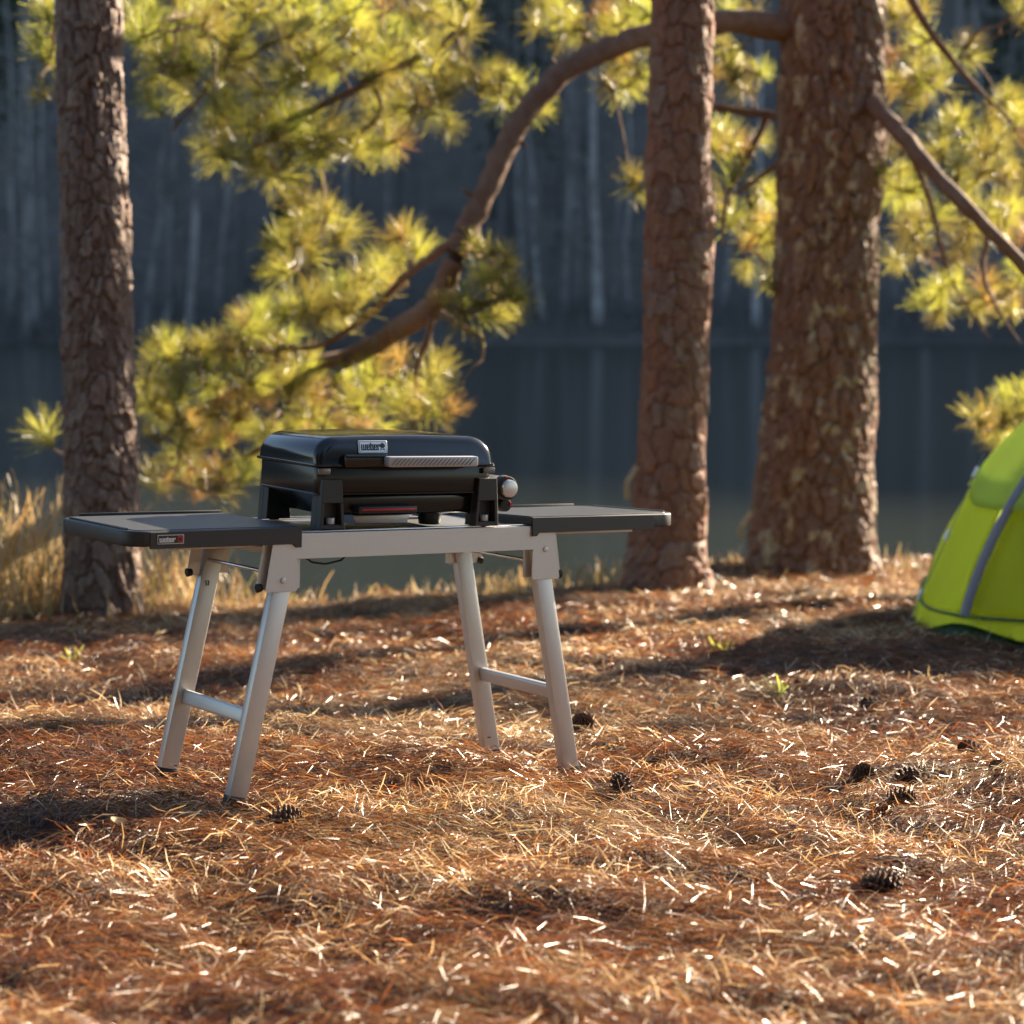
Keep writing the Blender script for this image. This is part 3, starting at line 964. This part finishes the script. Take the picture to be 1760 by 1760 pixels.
evergreen(905, 121, 0, 2.6, 15, 'dark evergreen across the lake above the drooping limb')
evergreen(860, 128, 0, 2.4, 15, 'dark evergreen across the lake behind the upper left boughs')
evergreen(1720, 122, 0, 2.4, 16, 'dark evergreen across the lake in the upper right corner')
evergreen(1640, 132, 0, 2.6, 15, 'dark evergreen across the lake right of the thick pine')
evergreen(500, 117, 0, 1.8, 6.5, 'small dark evergreen across the lake behind the hanging needle cluster')
evergreen(20, 124, 0, 2.4, 14, 'dark evergreen across the lake in the upper left corner')

mb = MB()
a, b = W(1225, 572, 108.5), W(1345, 548, 109.5)
mb.tube([a, a.lerp(b, .5) + Vector((0, 0, -.08)), b], [.12, .10, .05], 7)
tag(mb.build('fallen_log', M['fartrunk'], None, angle=80), 'pale fallen trunk slanting over the far shore between the middle and thick pines', 'log')


# shoreline brush
def brush():
    n = 9000
    x = NR.uniform(-38, 38, n)
    y = SHORE + np.abs(NR.normal(0, 4, n)) - .6
    z = hill(x, y)
    V, F = ribbons(np.stack([x, y, z], -1), NR.random(n) * 6.283, NR.normal(1.1, .3, n), NR.uniform(.4, 2.2, n), NR.uniform(.02, .05, n), NR.normal(0, .25, (n, 2)), NR.uniform(-1, 1, n), 2)
    tag(link('brush', np_mesh('brush', V, F, False), M['fartwig']), 'low bare brush along the far shore', 'brush', kind='stuff')


brush()


# ------------------------------------------------------------------ folding table
T = empty('folding_table', TABLE_M, 'silver folding grill table with two black side shelves on pine litter', 'table')
FRONT, BACK = -DY + .012, DY - .012
ZB0, ZB1 = .655, .722
XO, XN, XT = XL + .050, XL - .046, XL + .026          # bracket: outer edge at the bottom, inner edge, outer edge at the top
for nm, sy in (('front_rail', -1), ('back_rail', 1)):
    half = [(XN + .003, ZB0), (XN, ZB0 - .004), (XN, ZL + .006), (XN + .006, ZL), (XO - .006, ZL), (XO, ZL + .005), (XT, ZB1)]
    poly = [(-x, z) for x, z in half[::-1]] + half
    mb = MB()
    mb.prism(poly, .003, 'y', bev=.0008, seg=1, at=sy * (DY - .0048) - .0015)
    mb.box((0, sy * (DY - .017), (ZB0 + ZB1) / 2), (2 * XL - .06, .019, ZB1 - ZB0 - .004), bev=.002)
    mb.build(nm, M['silver'], T)
for s in (-1, 1):
    MB().box((s * (XL + .02), 0, .690), (.03, 2 * BACK - .024, .045), bev=.002).build('end_rail', M['silver'], T)
MB().box((0, 0, .7165), (2 * XL - .02, 2 * BACK - .03, .006), bev=.001).build('top_plate', M['tray'], T)
for y in (FRONT + .012, BACK - .012):
    MB().box((0, y, .7245), (2 * XL, .02, .004), bev=.001).build('top_rail_lip', M['chrome'], T)


def shelf(s):
    tilt = Matrix.Identity(4)
    if s > 0:
        tilt = Matrix.Translation((0, 0, ZS)) @ Matrix.Rotation(math.radians(-1.9), 4, 'X') @ Matrix.Translation((0, 0, -ZS))
    e = bpy.data.objects.new('side_shelf', None)
    COL.objects.link(e)
    e.parent = T
    e.matrix_local = tilt
    x0, x1 = (-XE, -XI) if s < 0 else (XI, XE + .035)
    cor = (1, 0, 0, 1) if s < 0 else (0, 1, 1, 0)
    th = .040
    # outer moulded rim
    outer = rrect(x0, x1, -DY, DY, .055, 8, cor)
    mb = MB()
    mb.prism(outer, -th, 'z', bev=.006, seg=3, at=ZS)
    mb.build('rim', M['plastic'], e)
    inn = .024
    ix0, ix1 = (x0 + inn, x1 - .004) if s < 0 else (x0 + .004, x1 - inn)
    mb = MB()
    mb.prism(rrect(ix0, ix1, -DY + .014, DY - .014, .03, 6, cor), .0022, 'z', bev=.0008, seg=1, at=ZS - .0004)
    mb.build('top_panel', M['paneltop'], e)
    # raised back edge and outer groove
    MB().bar((x0 + (.06 if s < 0 else .01), DY - .006, ZS + .004), (x1 - (.01 if s < 0 else .06), DY - .006, ZS + .004), .007, .010, bev=.002).build('back_lip', M['plastic'], e)
    gx = x0 + .017 if s < 0 else x1 - .017
    MB().bar((gx, -DY + .05, ZS + .0022), (gx, DY - .05, ZS + .0022), .010, .006, bev=.002).build('end_lip', M['plastic'], e)
    # front skirt with hook at the inner end
    xi = x1 if s < 0 else x0
    g = -s
    poly = [(xi - g * .435, ZS - .003), (xi - g * .0, ZS - .001), (xi, ZS - .054), (xi - g * .016, ZS - .054), (xi - g * .024, ZS - .045), (xi - g * .435, ZS - .045)]
    if s < 0: poly = poly[::-1]
    for y in (-DY - .0025, DY - .0035):
        mb = MB()
        mb.prism(poly, .006, 'y', bev=.001, seg=1, at=y)
        mb.build('skirt', M['plastic'], e)
    # metal slide rail under it
    for y in (-DY + .05, DY - .05):
        MB().box(((x0 + x1) / 2 - s * .06, y, ZS - th - .008), (abs(x1 - x0) - .16, .02, .012), bev=.002).build('slide_rail', M['silver'], e)
    return e


SHL = shelf(-1)
SHR = shelf(1)

# brackets, legs
for (sx, sy), fz in FOOTZ.items():
    y = sy * YF
    top = Vector((sx * XL, y, ZL))
    foot = Vector((sx * XF, y, fz))
    dv = (foot - top).normalized()
    topin = top - dv * .10
    foot2 = foot - dv * .026
    leg = MB().bar(topin, foot2, .030, .054, up=(1, 0, 0), bev=.0035, seg=2).build('leg', M['silver'], T)
    MB().bar(foot2 - dv * .004, foot - dv * .001, .033, .0575, up=(1, 0, 0), bev=.004).build('rubber_foot', M['rubber'], leg)
    # side flanges of the folded sheet bracket
    br = MB()
    ya = sy * (DY - .0035)
    br.bar((sx * (XO - .002), y - sy * .002, ZL + .006), (sx * (XT - .001), y - sy * .002, ZB1 - .004), .0025, .038, up=(1, 0, 0))
    br.bar((sx * (XN + .0015), y - sy * .002, ZL + .006), (sx * (XN + .0015), y - sy * .002, ZB0 - .001), .0025, .036, up=(1, 0, 0))
    bo = br.build('leg_bracket', M['silver'], T)
    zr = ZL + (.03 if sx < 0 else .085)
    MB().cyl((sx * (XL - .002), ya, zr), (sx * (XL - .002), ya + sy * .004, zr), .0085, .0075, 18, .001).build('rivet', M['silver'], bo)
    MB().cyl((sx * XO, y, ZL + .012), (sx * (XO + .017), y, ZL + .010), .010, .0125, 18, .003).build('lock_knob', M['rubber'], bo)
for sx in (-1, 1):
    t = .58
    c0 = Vector((sx * XL, 0, ZL)).lerp(Vector((sx * XF, 0, 0)), t)
    dv = (Vector((sx * XF, 0, 0)) - Vector((sx * XL, 0, ZL))).normalized()
    mb = MB()
    mb.box(c0, (.020, 2 * YF - .028, .040), Matrix.Rotation(math.atan2(-dv.x, -dv.z), 3, 'Y'), bev=.006, seg=3)
    mb.build('cross_bar', M['silver'], T)
    xr = sx * (XL + .004)
    MB().cyl((xr, -YF + .012, ZL + .045), (xr, YF - .012, ZL + .045), .0055, n=14).build('tie_rod', M['chrome'], T)
MB().tube([(-.33, -.17, .655), (-.31, -.175, .640), (-.27, -.178, .634), (-.22, -.175, .642), (-.20, -.17, .656)], .0028, 8).build('cable', M['rubber'], T)
MB().box((-XF + .021, -YF * -1 - .0165, .050), (.012, .001, .003)).build('leg_slot', M['ink'], T)
MB().box((XF - .021, YF - .0165, .045), (.012, .001, .003)).build('leg_slot', M['ink'], T)

# ------------------------------------------------------------------ lettering (strokes as thin raised bars)
GL = {  # unit cell: width .6, height 1 ; rects x0,x1,y0,y1
    'w': (.92, [(0, .19, 0, .82), (.365, .555, 0, .82), (.73, .92, 0, .82), (0, .92, 0, .15)]),
    'e': (.56, [(0, .19, 0, .82), (.37, .56, .38, .82), (0, .56, 0, .14), (.37, .56, 0, .27), (0, .56, .68, .82), (0, .56, .36, .48)]),
    'b': (.56, [(0, .19, 0, 1.02), (.37, .56, 0, .82), (0, .56, 0, .14), (0, .56, .68, .82)]),
    'r': (.50, [(0, .19, 0, .82), (0, .5, .68, .82), (.33, .5, .52, .82)]),
    'S': (.56, [(0, .56, .86, 1), (0, .17, .5, 1), (0, .56, .43, .57), (.39, .56, 0, .57), (0, .56, 0, .14)]),
    '1': (.40, [(.2, .4, 0, 1), (.03, .3, .80, .93)])}


def letters(txt, x, z, h, y, parent, m, sx=.72, gap=.12, depth=.0012):
    """text on a plane facing -Y"""
    mb = MB()
    for ch in txt:
        wd, rs = GL[ch]
        for k, (a, b, c, d) in enumerate(rs):
            mb.box((x + (a + b) / 2 * h * sx, y - depth / 2 - k * .00004, z + (c + d) / 2 * h), ((b - a) * h * sx, depth, (d - c) * h))
        x += (wd + gap) * h * sx
    mb.build('lettering', m, parent, smooth=False)
    return x


def kettle_icon(x, z, h, y, parent, m):
    mb = MB()
    n = 20
    mb.prism([(x + .40 * h * math.cos(6.283 * k / n), z + .66 * h + .30 * h * math.sin(6.283 * k / n)) for k in range(n)], -.0012, 'y', at=y)
    mb.box((x, y - .0006, z + 1.0 * h), (.2 * h, .0012, .08 * h))
    for s in (-1, 1):
        mb.bar((x + s * .12 * h, y - .0006, z + .38 * h), (x + s * .36 * h, y - .0006, z + .02 * h), .0012, .10 * h, up=(0, 1, 0))
    mb.box((x, y - .0006, z + .14 * h), (.62 * h, .0012, .07 * h))
    mb.build('kettle_emblem', m, parent, smooth=False)


# shelf badge
bx0, bx1, bz0, bz1 = -.785, -.712, ZS - .033, ZS - .010
yb = -DY - .0027
bd = MB()
bd.prism(rrect(bx0, bx1, bz0, bz1, .002, 3), -.0015, 'y', at=yb)
bd = bd.build('badge', M['badge'], SHL)
MB().prism(rrect(bx0 + .0015, bx1 - .0015, bz0 + .0015, bz1 - .0015, .0015, 3), -.0006, 'y', at=yb - .0015).build('badge_face', M['badge_dark'], bd)
letters('weber', bx0 + .005, bz0 + .0045, .0125, yb - .0021, bd, M['badge_white'], sx=1.0, gap=.1)
MB().prism(rrect(bx1 - .0175, bx1 - .003, bz0 + .003, bz1 - .003, .002, 3), -.0008, 'y', at=yb - .0021).build('badge_tile', M['badge_red'], bd)
kettle_icon(bx1 - .0102, bz0 + .0050, .0105, yb - .0029, bd, M['badge_dark'])
letters('S1', -XL - .017, ZL - .026, .014, YF - .0165 + .0003, T, M['ink'], sx=.8, depth=.0008)

# ------------------------------------------------------------------ griddle grill standing on the table
GR = TABLE_M @ Matrix.Translation((-.020, -.012, ZB1 + .005)) @ Matrix.Rotation(math.radians(-4), 4, 'Z')
Gq = empty('portable_grill', GR, 'black portable gas griddle with closed glossy lid on the folding table', 'grill')
HW, HD = .272, .188
ZR, ZT = .170, .245


def lid_profile(hw, z0, z1, r, n=12, crown=.004):
    pts = [(-hw, z0)]
    for k in range(n + 1):
        a = math.pi - (math.pi / 2) * k / n
        pts.append((-hw + r + r * math.cos(a) * 1.0, z1 - r * .86 + r * .86 * math.sin(a)))
    for k in range(1, 8):
        t = k / 8
        pts.append((-hw + r + (2 * hw - 2 * r) * t, z1 + crown * math.sin(math.pi * t)))
    for k in range(n + 1):
        a = math.pi / 2 - (math.pi / 2) * k / n
        pts.append((hw - r + r * math.cos(a), z1 - r * .86 + r * .86 * math.sin(a)))
    pts.append((hw, z0))
    return pts


# lid shell: stacked profiles along Y with a rounded front and back shoulder
def lid_mesh():
    prof = []
    ys_ = []
    m = 6
    rr = .020
    for k in range(m + 1):
        a = math.pi / 2 * k / m
        prof.append((rr * (1 - math.sin(a)), HD - rr + rr * math.cos(a)))
    sections = [(-yy, ins) for ins, yy in prof] + [(yy, ins) for ins, yy in prof[::-1]]
    bm = bmesh.new()
    rings = []
    for yy, ins in sections:
        P = lid_profile(HW - ins, ZR + .004, ZT - ins, .066)
        # front face leans back a little towards the top
        rings.append([bm.verts.new((x, yy + (.016 if yy < 0 else -.012) * ((z - ZR) / (ZT - ZR)), z)) for x, z in P])
    n = len(rings[0])
    for a, b in zip(rings, rings[1:]):
        for k in range(n - 1):
            bm.faces.new((a[k], a[k + 1], b[k + 1], b[k]))
    bm.faces.new(rings[0][::-1])
    bm.faces.new(rings[-1])
    bm.faces.new([r[0] for r in rings] + [r[-1] for r in rings[::-1]])
    bmesh.ops.recalc_face_normals(bm, faces=bm.faces[:])
    me = bpy.data.meshes.new('lid')
    bm.to_mesh(me)
    bm.free()
    me.polygons.foreach_set('use_smooth', [True] * len(me.polygons))
    me.set_sharp_from_angle(angle=math.radians(50))
    return me


lid = link('lid', lid_mesh(), M['lid'], Gq)
MB().prism(rrect(-HW - .006, HW + .006, -HD - .006, HD + .006, .02, 5), .008, 'z', bev=.0025, seg=2, at=ZR - .004).build('rim', M['lid'], lid)
# bowl
mb = MB()
mb.prism(rrect(-HW + .004, HW - .004, -HD + .004, HD - .004, .022, 5), -.072, 'z', bev=.003, seg=2, at=ZR - .005)
bowl = mb.build('body', M['bowl'], Gq)
MB().prism(rrect(-HW + .001, HW - .001, -HD + .001, HD - .001, .022, 5), .006, 'z', bev=.0015, seg=1, at=ZR - .080).build('body_ledge', M['bowl'], bowl)
mb = MB()
mb.prism([(-HW + .012, ZR - .081), (-HW + .06, .034), (HW - .06, .034), (HW - .012, ZR - .081)], 2 * HD - .05, 'y', bev=.012, seg=3, at=-HD + .025)
mb.build('burner_box', M['bowl'], bowl)
# feet with a hollow and a levelling wheel
for sx in (-1, 1):
    for sy in (-1, 1):
        cx = sx * (HW - .026) + (.020 if sx < 0 else 0)
        yf_ = sy * (HD + .010)
        x0, x1 = sorted((sx * (HW + .008), sx * (HW - .054)))
        inner = 1 if sx < 0 else -1
        zt = .132
        # side profile in xz: flares inwards at the bottom
        xo = sx * (HW + .008)
        xin = sx * (HW - .052)
        dpt = .060
        fb = MB()
        t = .009
        ya, yb2 = yf_, yf_ - sy * dpt
        # back block, sides, top slab, bottom frame -> a hollow opening in the outer face
        def slab(poly, y0, y1):
            lo, hi = min(y0, y1), max(y0, y1)
            p = poly if sx < 0 else [(-a, b) for a, b in poly][::-1]
            fb.prism(p, hi - lo, 'y', bev=.0015, seg=1, at=lo)
        o_, i_ = -(HW + .008), -(HW - .052)
        if sx < 0: o_, i_ = o_ + .020, i_ + .020
        slab([(o_ - .004, .0), (i_ + .010, .0), (i_, zt), (o_ + .004, zt)], ya - sy * .028, yb2)
        slab([(o_ + .000, .070), (i_ + .0045, .070), (i_, zt), (o_ + .004, zt)], ya, ya - sy * .0285)
        slab([(o_ - .004, .0), (o_ + t - .003, .0), (o_ + t + .001, .0705), (o_, .0705)], ya, ya - sy * .0285)
        slab([(i_ + .010 - t, .0), (i_ + .010, .0), (i_ + .0045, .0705), (i_ + .0045 - t, .0705)], ya, ya - sy * .0285)
        slab([(o_ - .003, .0), (i_ + .009, .0), (i_ + .008, .012), (o_ - .002, .012)], ya - sy * .001, ya - sy * .0285)
        ft = fb.build('foot', M['grillplastic'], Gq)
        MB().cyl((cx, ya - sy * .017, .013), (cx, ya - sy * .017, .030), .0125, n=16, bev=.001).build('levelling_wheel', M['handle'], ft)
        MB().cyl((cx, ya - sy * .03, -.004), (cx, ya - sy * .03, .004), .014, n=16).build('foot_pad', M['rubber'], ft)
        # brace from foot to burner box
        MB().prism([(sx * (HW - .050), .02), (sx * (HW - .050), .085), (sx * (HW - .115), .085)], .012, 'y', at=yf_ - sy * .045).build('brace', M['grillplastic'], ft)
# corner latch seen in the gap at the near left corner
for sx in (-1, 1):
    MB().box((sx * (HW - .020), -HD - .004, ZR - .016), (.036, .008, .016), bev=.002).build('hinge_latch', M['latch'], bowl)
# badge on the lid front
lean = Matrix.Rotation(-math.atan2(.016, ZT - ZR), 4, 'X')
lb = bpy.data.objects.new('badge_mount', None)
COL.objects.link(lb)
lb.parent = lid
lb.name = 'badge'
lb.matrix_local = Matrix.Translation((-.104, -HD + .0092, ZR + .0475)) @ lean @ Matrix.Scale(.92, 4)
MB().prism(rrect(-.0475, .0475, -.019, .019, .004, 4), -.004, 'y', bev=.0012, seg=1, at=-.0005).build('badge_plate', M['badge'], lb)
MB().prism(rrect(-.0445, .0445, -.0162, .0162, .003, 4), -.0004, 'y', at=-.0046).build('badge_border', M['badge_dark'], lb)
MB().prism(rrect(-.0432, .0432, -.0149, .0149, .003, 4), -.0004, 'y', at=-.0050).build('badge_face', M['badge'], lb)
letters('weber', -.0385, -.0105, .0215, -.0054, lb, M['badge_dark'], sx=.82, gap=.1)
kettle_icon(.0305, -.0115, .022, -.0054, lb, M['badge_dark'])
# handle
hx0, hx1 = -.085, .190
hz0, hz1 = ZR - .003, ZR + .025
MB().prism(rrect(hx0 - .115, hx1 + .004, hz0 - .002, hz1 + .004, .008, 4), -.030, 'y', bev=.004, seg=2, at=-HD + .008).build('handle_mount', M['lid'], lid)
hd = MB()
hd.prism(rrect(hx0, hx1, hz0, hz1, .006, 4), -.030, 'y', bev=.003, seg=2, at=-HD - .023)
hd = hd.build('handle', M['handle'], lid)
mb = MB()
k = hx0 + .008
while k < hx1 - .022:
    mb.bar((k, -HD - .0532, hz0 + .005), (k + .018, -HD - .0532, hz1 - .005), .0012, .0038, up=(0, 1, 0))
    k += .0125
g = mb.build('handle_grooves', M['handle_line'], hd, smooth=False)
g.name = 'handle_ribbing'
# shiny hinge cap on the right end
mb = MB()
mb.cyl((HW - .004, -.02, ZR + .045), (HW + .018, -.02, ZR + .045), .026, .020, 20, .004)
mb.box((HW + .006, -.02, ZR + .012), (.022, .05, .05), bev=.008, seg=3)
mb.build('side_hinge', M['chrome'], lid)
# grease tray with red strip
MB().box((-.062, -HD + .012, .050), (.178, .05, .020), bev=.004).build('tray_handle', M['grillplastic'], Gq)
MB().box((-.062, -HD - .0142, .051), (.160, .004, .005), bev=.001).build('red_strip', M['red'], Gq)
mb = MB()
mb.prism([(-.14, .008), (.02, .008), (.028, .034), (-.148, .034)], .15, 'y', bev=.004, seg=2, at=-HD + .03)
mb.build('grease_tray', M['tray'], Gq)
MB().cyl((.120, -.10, .0), (.120, -.10, .036), .030, .034, 18, .003).build('burner_foot', M['grillplastic'], Gq)
# control box with knob and regulator
mb = MB()
mb.box((HW + .034, -.095, .100), (.076, .07, .066), bev=.014, seg=3)
mb.build('control_box', M['grillplastic'], Gq)
kx, ky, kz = HW + .062, -.13, .100
kb = MB().cyl((kx, ky, kz), (kx, ky - .030, kz), .036, .033, 28, .003).build('knob', M['rubber'], Gq)
MB().cyl((kx, ky - .030, kz), (kx, ky - .044, kz), .0250, .0240, 28, .002).build('knob_face', M['badge'], kb)
MB().box((kx - .004, ky - .026, kz + .0315), (.008, .010, .004)).build('knob_mark', M['red'], kb)
ig = MB().cyl((kx + .002, ky + .01, kz - .048), (kx + .002, ky - .020, kz - .048), .020, .018, 24, .003).build('regulator', M['rubber'], Gq)
MB().box((kx + .016, ky - .022, kz - .045), (.007, .004, .008)).build('regulator_mark', M['red'], ig)
MB().cyl((HW - .02, -.10, .062), (kx + .002, -.12, kz - .048), .012, n=12).build('gas_pipe', M['rubber'], Gq)


# ------------------------------------------------------------------ dome tent
TC = Vector((2.87, 10.3, -.15))
TM = Matrix.Translation(TC) @ Matrix.Rotation(math.radians(-11), 4, 'Z')
tent = empty('dome_tent', TM, 'lime green dome tent with grey pole sleeve at the right edge', 'tent')
TA, THH = 1.0, 1.14


def tw(z):
    return TA * math.sqrt(max(0, 1 - (max(z, 0) / THH) ** 1.35))


def tent_pt(phi, z, off=0.0):
    c, s = math.cos(phi), math.sin(phi)
    n = 4.0
    k = (abs(c) ** n + abs(s) ** n) ** (-1 / n)
    r = tw(z) + off
    return Vector((c * k * r, s * k * r, z))


def tent_patch(name, m, p0, p1, zf0, zf1, off=0.0, n=24, nz=16, par=None, wr=.006):
    bm = bmesh.new()
    rows2 = []
    for j in range(nz + 1):
        rw = []
        for i in range(n + 1):
            phi = p0 + (p1 - p0) * i / n
            a, b = zf0(phi), zf1(phi)
            z = a + (b - a) * j / nz
            q = tent_pt(phi, z, off + wr * math.sin(phi * 23 + z * 5) * math.sin(z * 9 + phi * 4))
            rw.append(bm.verts.new(q))
        rows2.append(rw)
    for a, b in zip(rows2, rows2[1:]):
        for k in range(n):
            bm.faces.new((a[k], a[k + 1], b[k + 1], b[k]))
    bmesh.ops.solidify(bm, geom=bm.faces[:], thickness=.002)
    me = bpy.data.meshes.new(name)
    bm.to_mesh(me)
    bm.free()
    me.polygons.foreach_set('use_smooth', [True] * len(me.polygons))
    return link(name, me, m, par or tent)


def phi_at(x, z):
    """angle on the front face (towards -Y) where the surface has this x"""
    lo, hi = math.pi, 1.5 * math.pi
    for _ in range(40):
        md = (lo + hi) / 2
        if tent_pt(md, z).x < x: lo = md
        else: hi = md
    return lo


ZK = .14
door0 = phi_at(-TA + .21, .2)
# body all round except the door arch
tent_patch('side_wall', M['tent'], door0 - 2 * math.pi + (3 * math.pi - 2 * door0) + 0.0, door0, lambda p: ZK, lambda p: .70, n=90, nz=18)
# arch of the door: from sleeve to sleeve on the front
pts = []
for k in range(25):
    z = ZK + (.92 - ZK) * k / 24
    x = -tw(z) + .20 - .05 * (z / 1.0)
    pts.append(tent_pt(phi_at(x, z), z, .016))
pr = [Vector((-p.x, p.y, p.z)) for p in pts][::-1]
MB().tube(pts + pr, .021, 10).build('pole_sleeve', M['sleeve'], tent)
tent_patch('door_panel', M['tentdoor'], door0, 3 * math.pi - door0, lambda p: ZK, lambda p: .80, off=-.03, n=40, nz=14, wr=.016)
flz = lambda p: .66 + .10 * math.cos(4 * p) - .02
tent_patch('rain_fly', M['tentfly'], 0, 2 * math.pi, lambda p: .66 - .08 * abs(math.sin(2 * p)), lambda p: 1.136, off=.022, n=96, nz=14)
tent_patch('base_skirt', M['tent'], 0, 2 * math.pi, lambda p: -.02, lambda p: ZK + .004, off=.010, n=120, nz=6, wr=.018)
tent_patch('tub_floor', M['tenttub'], 1.17 * math.pi + .12, 1.83 * math.pi, lambda p: -.02, lambda p: .085 + .03 * math.sin(p * 13), off=.034, n=40, nz=4, wr=.012)
MB().tube([tent_pt(2 * math.pi * k / 96, ZK, .014) for k in range(97)], .007, 6).build('seam', M['tenttub'], tent)
TMi = TM.inverted()
for (a, b, togs) in (((1692, 778, 10.3), (1556, 1022, 9.9), ((1676, 806), (1623, 894))), ((1612, 934, 10.4), (1566, 1022, 10.2), ((1584, 990),))):
    pa, pb = TMi @ W(*a), TMi @ W(*b)
    pb.z = (TMi @ Vector((W(*b).x, b[2], Gs(W(*b).x, b[2])))).z
    gl = MB().tube([pa, pa.lerp(pb, .5) + Vector((0, 0, -.01)), pb], .0022, 6).build('guy_line', M['cord'], tent)
    for tx, ty in togs:
        f = min(1, max(0, (ty - a[1]) / (b[1] - a[1])))
        q = pa.lerp(pb, f)
        dd = (pb - pa).normalized()
        MB().cyl(q - dd * .028, q + dd * .028, .011, n=10, bev=.002).build('toggle', M['toggle'], gl)


# ------------------------------------------------------------------ pine cones
def cone_mesh(k):
    rs = random.Random(900 + k)
    mb = MB()
    bm = mb.bm
    Lc, rm = 1.0, .42
    mb.tube([(0, 0, -.45), (0, 0, -.2), (0, 0, .2), (0, 0, .45)], [.14, .26, .2, .05], 8)
    n = 74
    for i in range(n):
        t = (i + .5) / n
        z = -.48 + .96 * t
        r = rm * math.sin(math.pi * (.12 + .80 * t) ** .85) ** .8
        a = i * 2.39996 + rs.gauss(0, .06)
        op = .55 - .75 * t + rs.gauss(0, .1)
        d = Vector((math.cos(a), math.sin(a), .15 + .55 * t))
        d.normalize()
        s_ = Vector((-math.sin(a), math.cos(a), 0))
        u = d.cross(s_)
        c = Vector((math.cos(a) * r * .35, math.sin(a) * r * .35, z - .07))
        tip = c + d * r * .85
        wd = .075 + .05 * math.sin(math.pi * t)
        vs = [bm.verts.new(c - s_ * wd * .5), bm.verts.new(c + s_ * wd * .5), bm.verts.new(tip + s_ * wd), bm.verts.new(tip + d * .06), bm.verts.new(tip - s_ * wd),
              bm.verts.new(tip + u * .055 + d * .02)]
        for f in ((0, 1, 2, 5), (0, 5, 4), (2, 3, 5), (3, 4, 5), (1, 0, 4, 3, 2)):
            try: bm.faces.new([vs[q] for q in f])
            except ValueError: pass
    bmesh.ops.recalc_face_normals(bm, faces=bm.faces[:])
    me = bpy.data.meshes.new('pine_cone')
    bm.to_mesh(me)
    bm.free()
    me.materials.append(M['cone'])
    return me


CM = [cone_mesh(k) for k in range(3)]
cones = [(1068, 1364, .072, 1.2, 'upright round pine cone alone to the right of the table leg'),
         (1482, 1332, .066, .1, 'pine cone lying left of the pair of stacked cones on the right'), (1560, 1347, .080, .5, 'upper pine cone of the touching pair on the right'),
         (1550, 1385, .072, .1, 'lower pine cone of the touching pair on the right'), (1495, 1214, .068, .2, 'pine cone in front of the tent shadow on sunlit litter'),
         (1516, 1532, .085, .1, 'nearest blurred pine cone at the lower right'), (1266, 1157, .06, .4, 'small pine cone at the tip of the tent shadow'),
         (1376, 1174, .055, .1, 'small pine cone within the tent shadow'), (1664, 1294, .068, .2, 'pine cone on the far right near the frame edge, larger one'),
         (1714, 1321, .05, .3, 'smallest pine cone on the far right near the frame edge'), (492, 1417, .078, .1, 'pine cone half buried in litter in front of the near table leg'),
         (1134, 1119, .055, .1, 'small distant pine cone behind the table toward the middle pine'), (1000, 1246, .07, .05, 'pine cone just right of the rear table leg')]


def ground_hit(px, py):
    lo = 3.0
    prev = None
    d = 3.0
    while d < 15:
        p = W(px, py, d)
        if p.z < Gs(p.x, p.y): return p
        d += .02
    return W(px, py, 10)


for k, (px, py, s, up, lab) in enumerate(cones):
    p = ground_hit(px, py + 12)
    z = Gs(p.x, p.y)
    o = link('pine_cone', CM[k % 3], None, None)
    q = Quaternion((0, 0, 1), R.uniform(0, 6.28)) @ Quaternion((1, 0, 0), math.pi / 2 - up)
    o.rotation_mode = 'QUATERNION'
    o.rotation_quaternion = q
    o.scale = (s * .95 * R.uniform(.85, 1.1), s * .95 * R.uniform(.85, 1.1), s * 1.05)
    o.location = (p.x, p.y, z + s * (.36 if up < .8 else .46))
    tag(o, lab, 'pine cone', 'pine cones on the litter')

# small green sprouts
M['sprout'] = mat('yellow_green_sprout', (.22, .26, .05), .5, transl=((.5, .55, .1), .5))
for (px, py, n_, h_, lab) in ((1328, 1205, 16, .085, 'yellow green sprout just below the tip of the tent shadow'), (1236, 1118, 12, .06, 'small green sprout behind the table toward the middle pine'),
                              (128, 1140, 12, .07, 'small green sprout in front of the left pine')):
    p = ground_hit(px, py)
    V, F = ribbons(np.c_[NR.normal(0, .03, n_), NR.normal(0, .03, n_), np.zeros(n_)], NR.random(n_) * 6.283, NR.normal(.9, .3, n_), NR.uniform(.5, 1.1, n_) * h_, NR.uniform(.005, .01, n_),
                   NR.normal(0, .2, (n_, 2)), NR.uniform(-1, 1, n_), 3)
    o = link('weed_sprout', np_mesh('weed_sprout', V, F, False), M['sprout'])
    o.location = (p.x, p.y, Gs(p.x, p.y))
    tag(o, lab, 'weed', 'green sprouts in the litter')

# pale curled leaf on the litter
p = ground_hit(197, 1432)
mb = MB()
bm = mb.bm
for i in range(7):
    for j in range(4):
        u, v = i / 6 - .5, j / 3 - .5
        bm.verts.new((u * .045, v * .03 * (1 - (2 * u) ** 2) ** .5, .012 + .03 * v * v * 1.4 + .02 * u * u))
bm.verts.ensure_lookup_table()
for i in range(6):
    for j in range(3):
        a = i * 4 + j
        bm.faces.new((bm.verts[a], bm.verts[a + 1], bm.verts[a + 5], bm.verts[a + 4]))
lf = mb.build('dead_leaf', M['leaf'], None)
lf.location = (p.x, p.y, Gs(p.x, p.y) + .012)
lf.rotation_euler = (.5, .2, .7)
tag(lf, 'pale curled dead leaf on the shaded litter at the left', 'leaf')
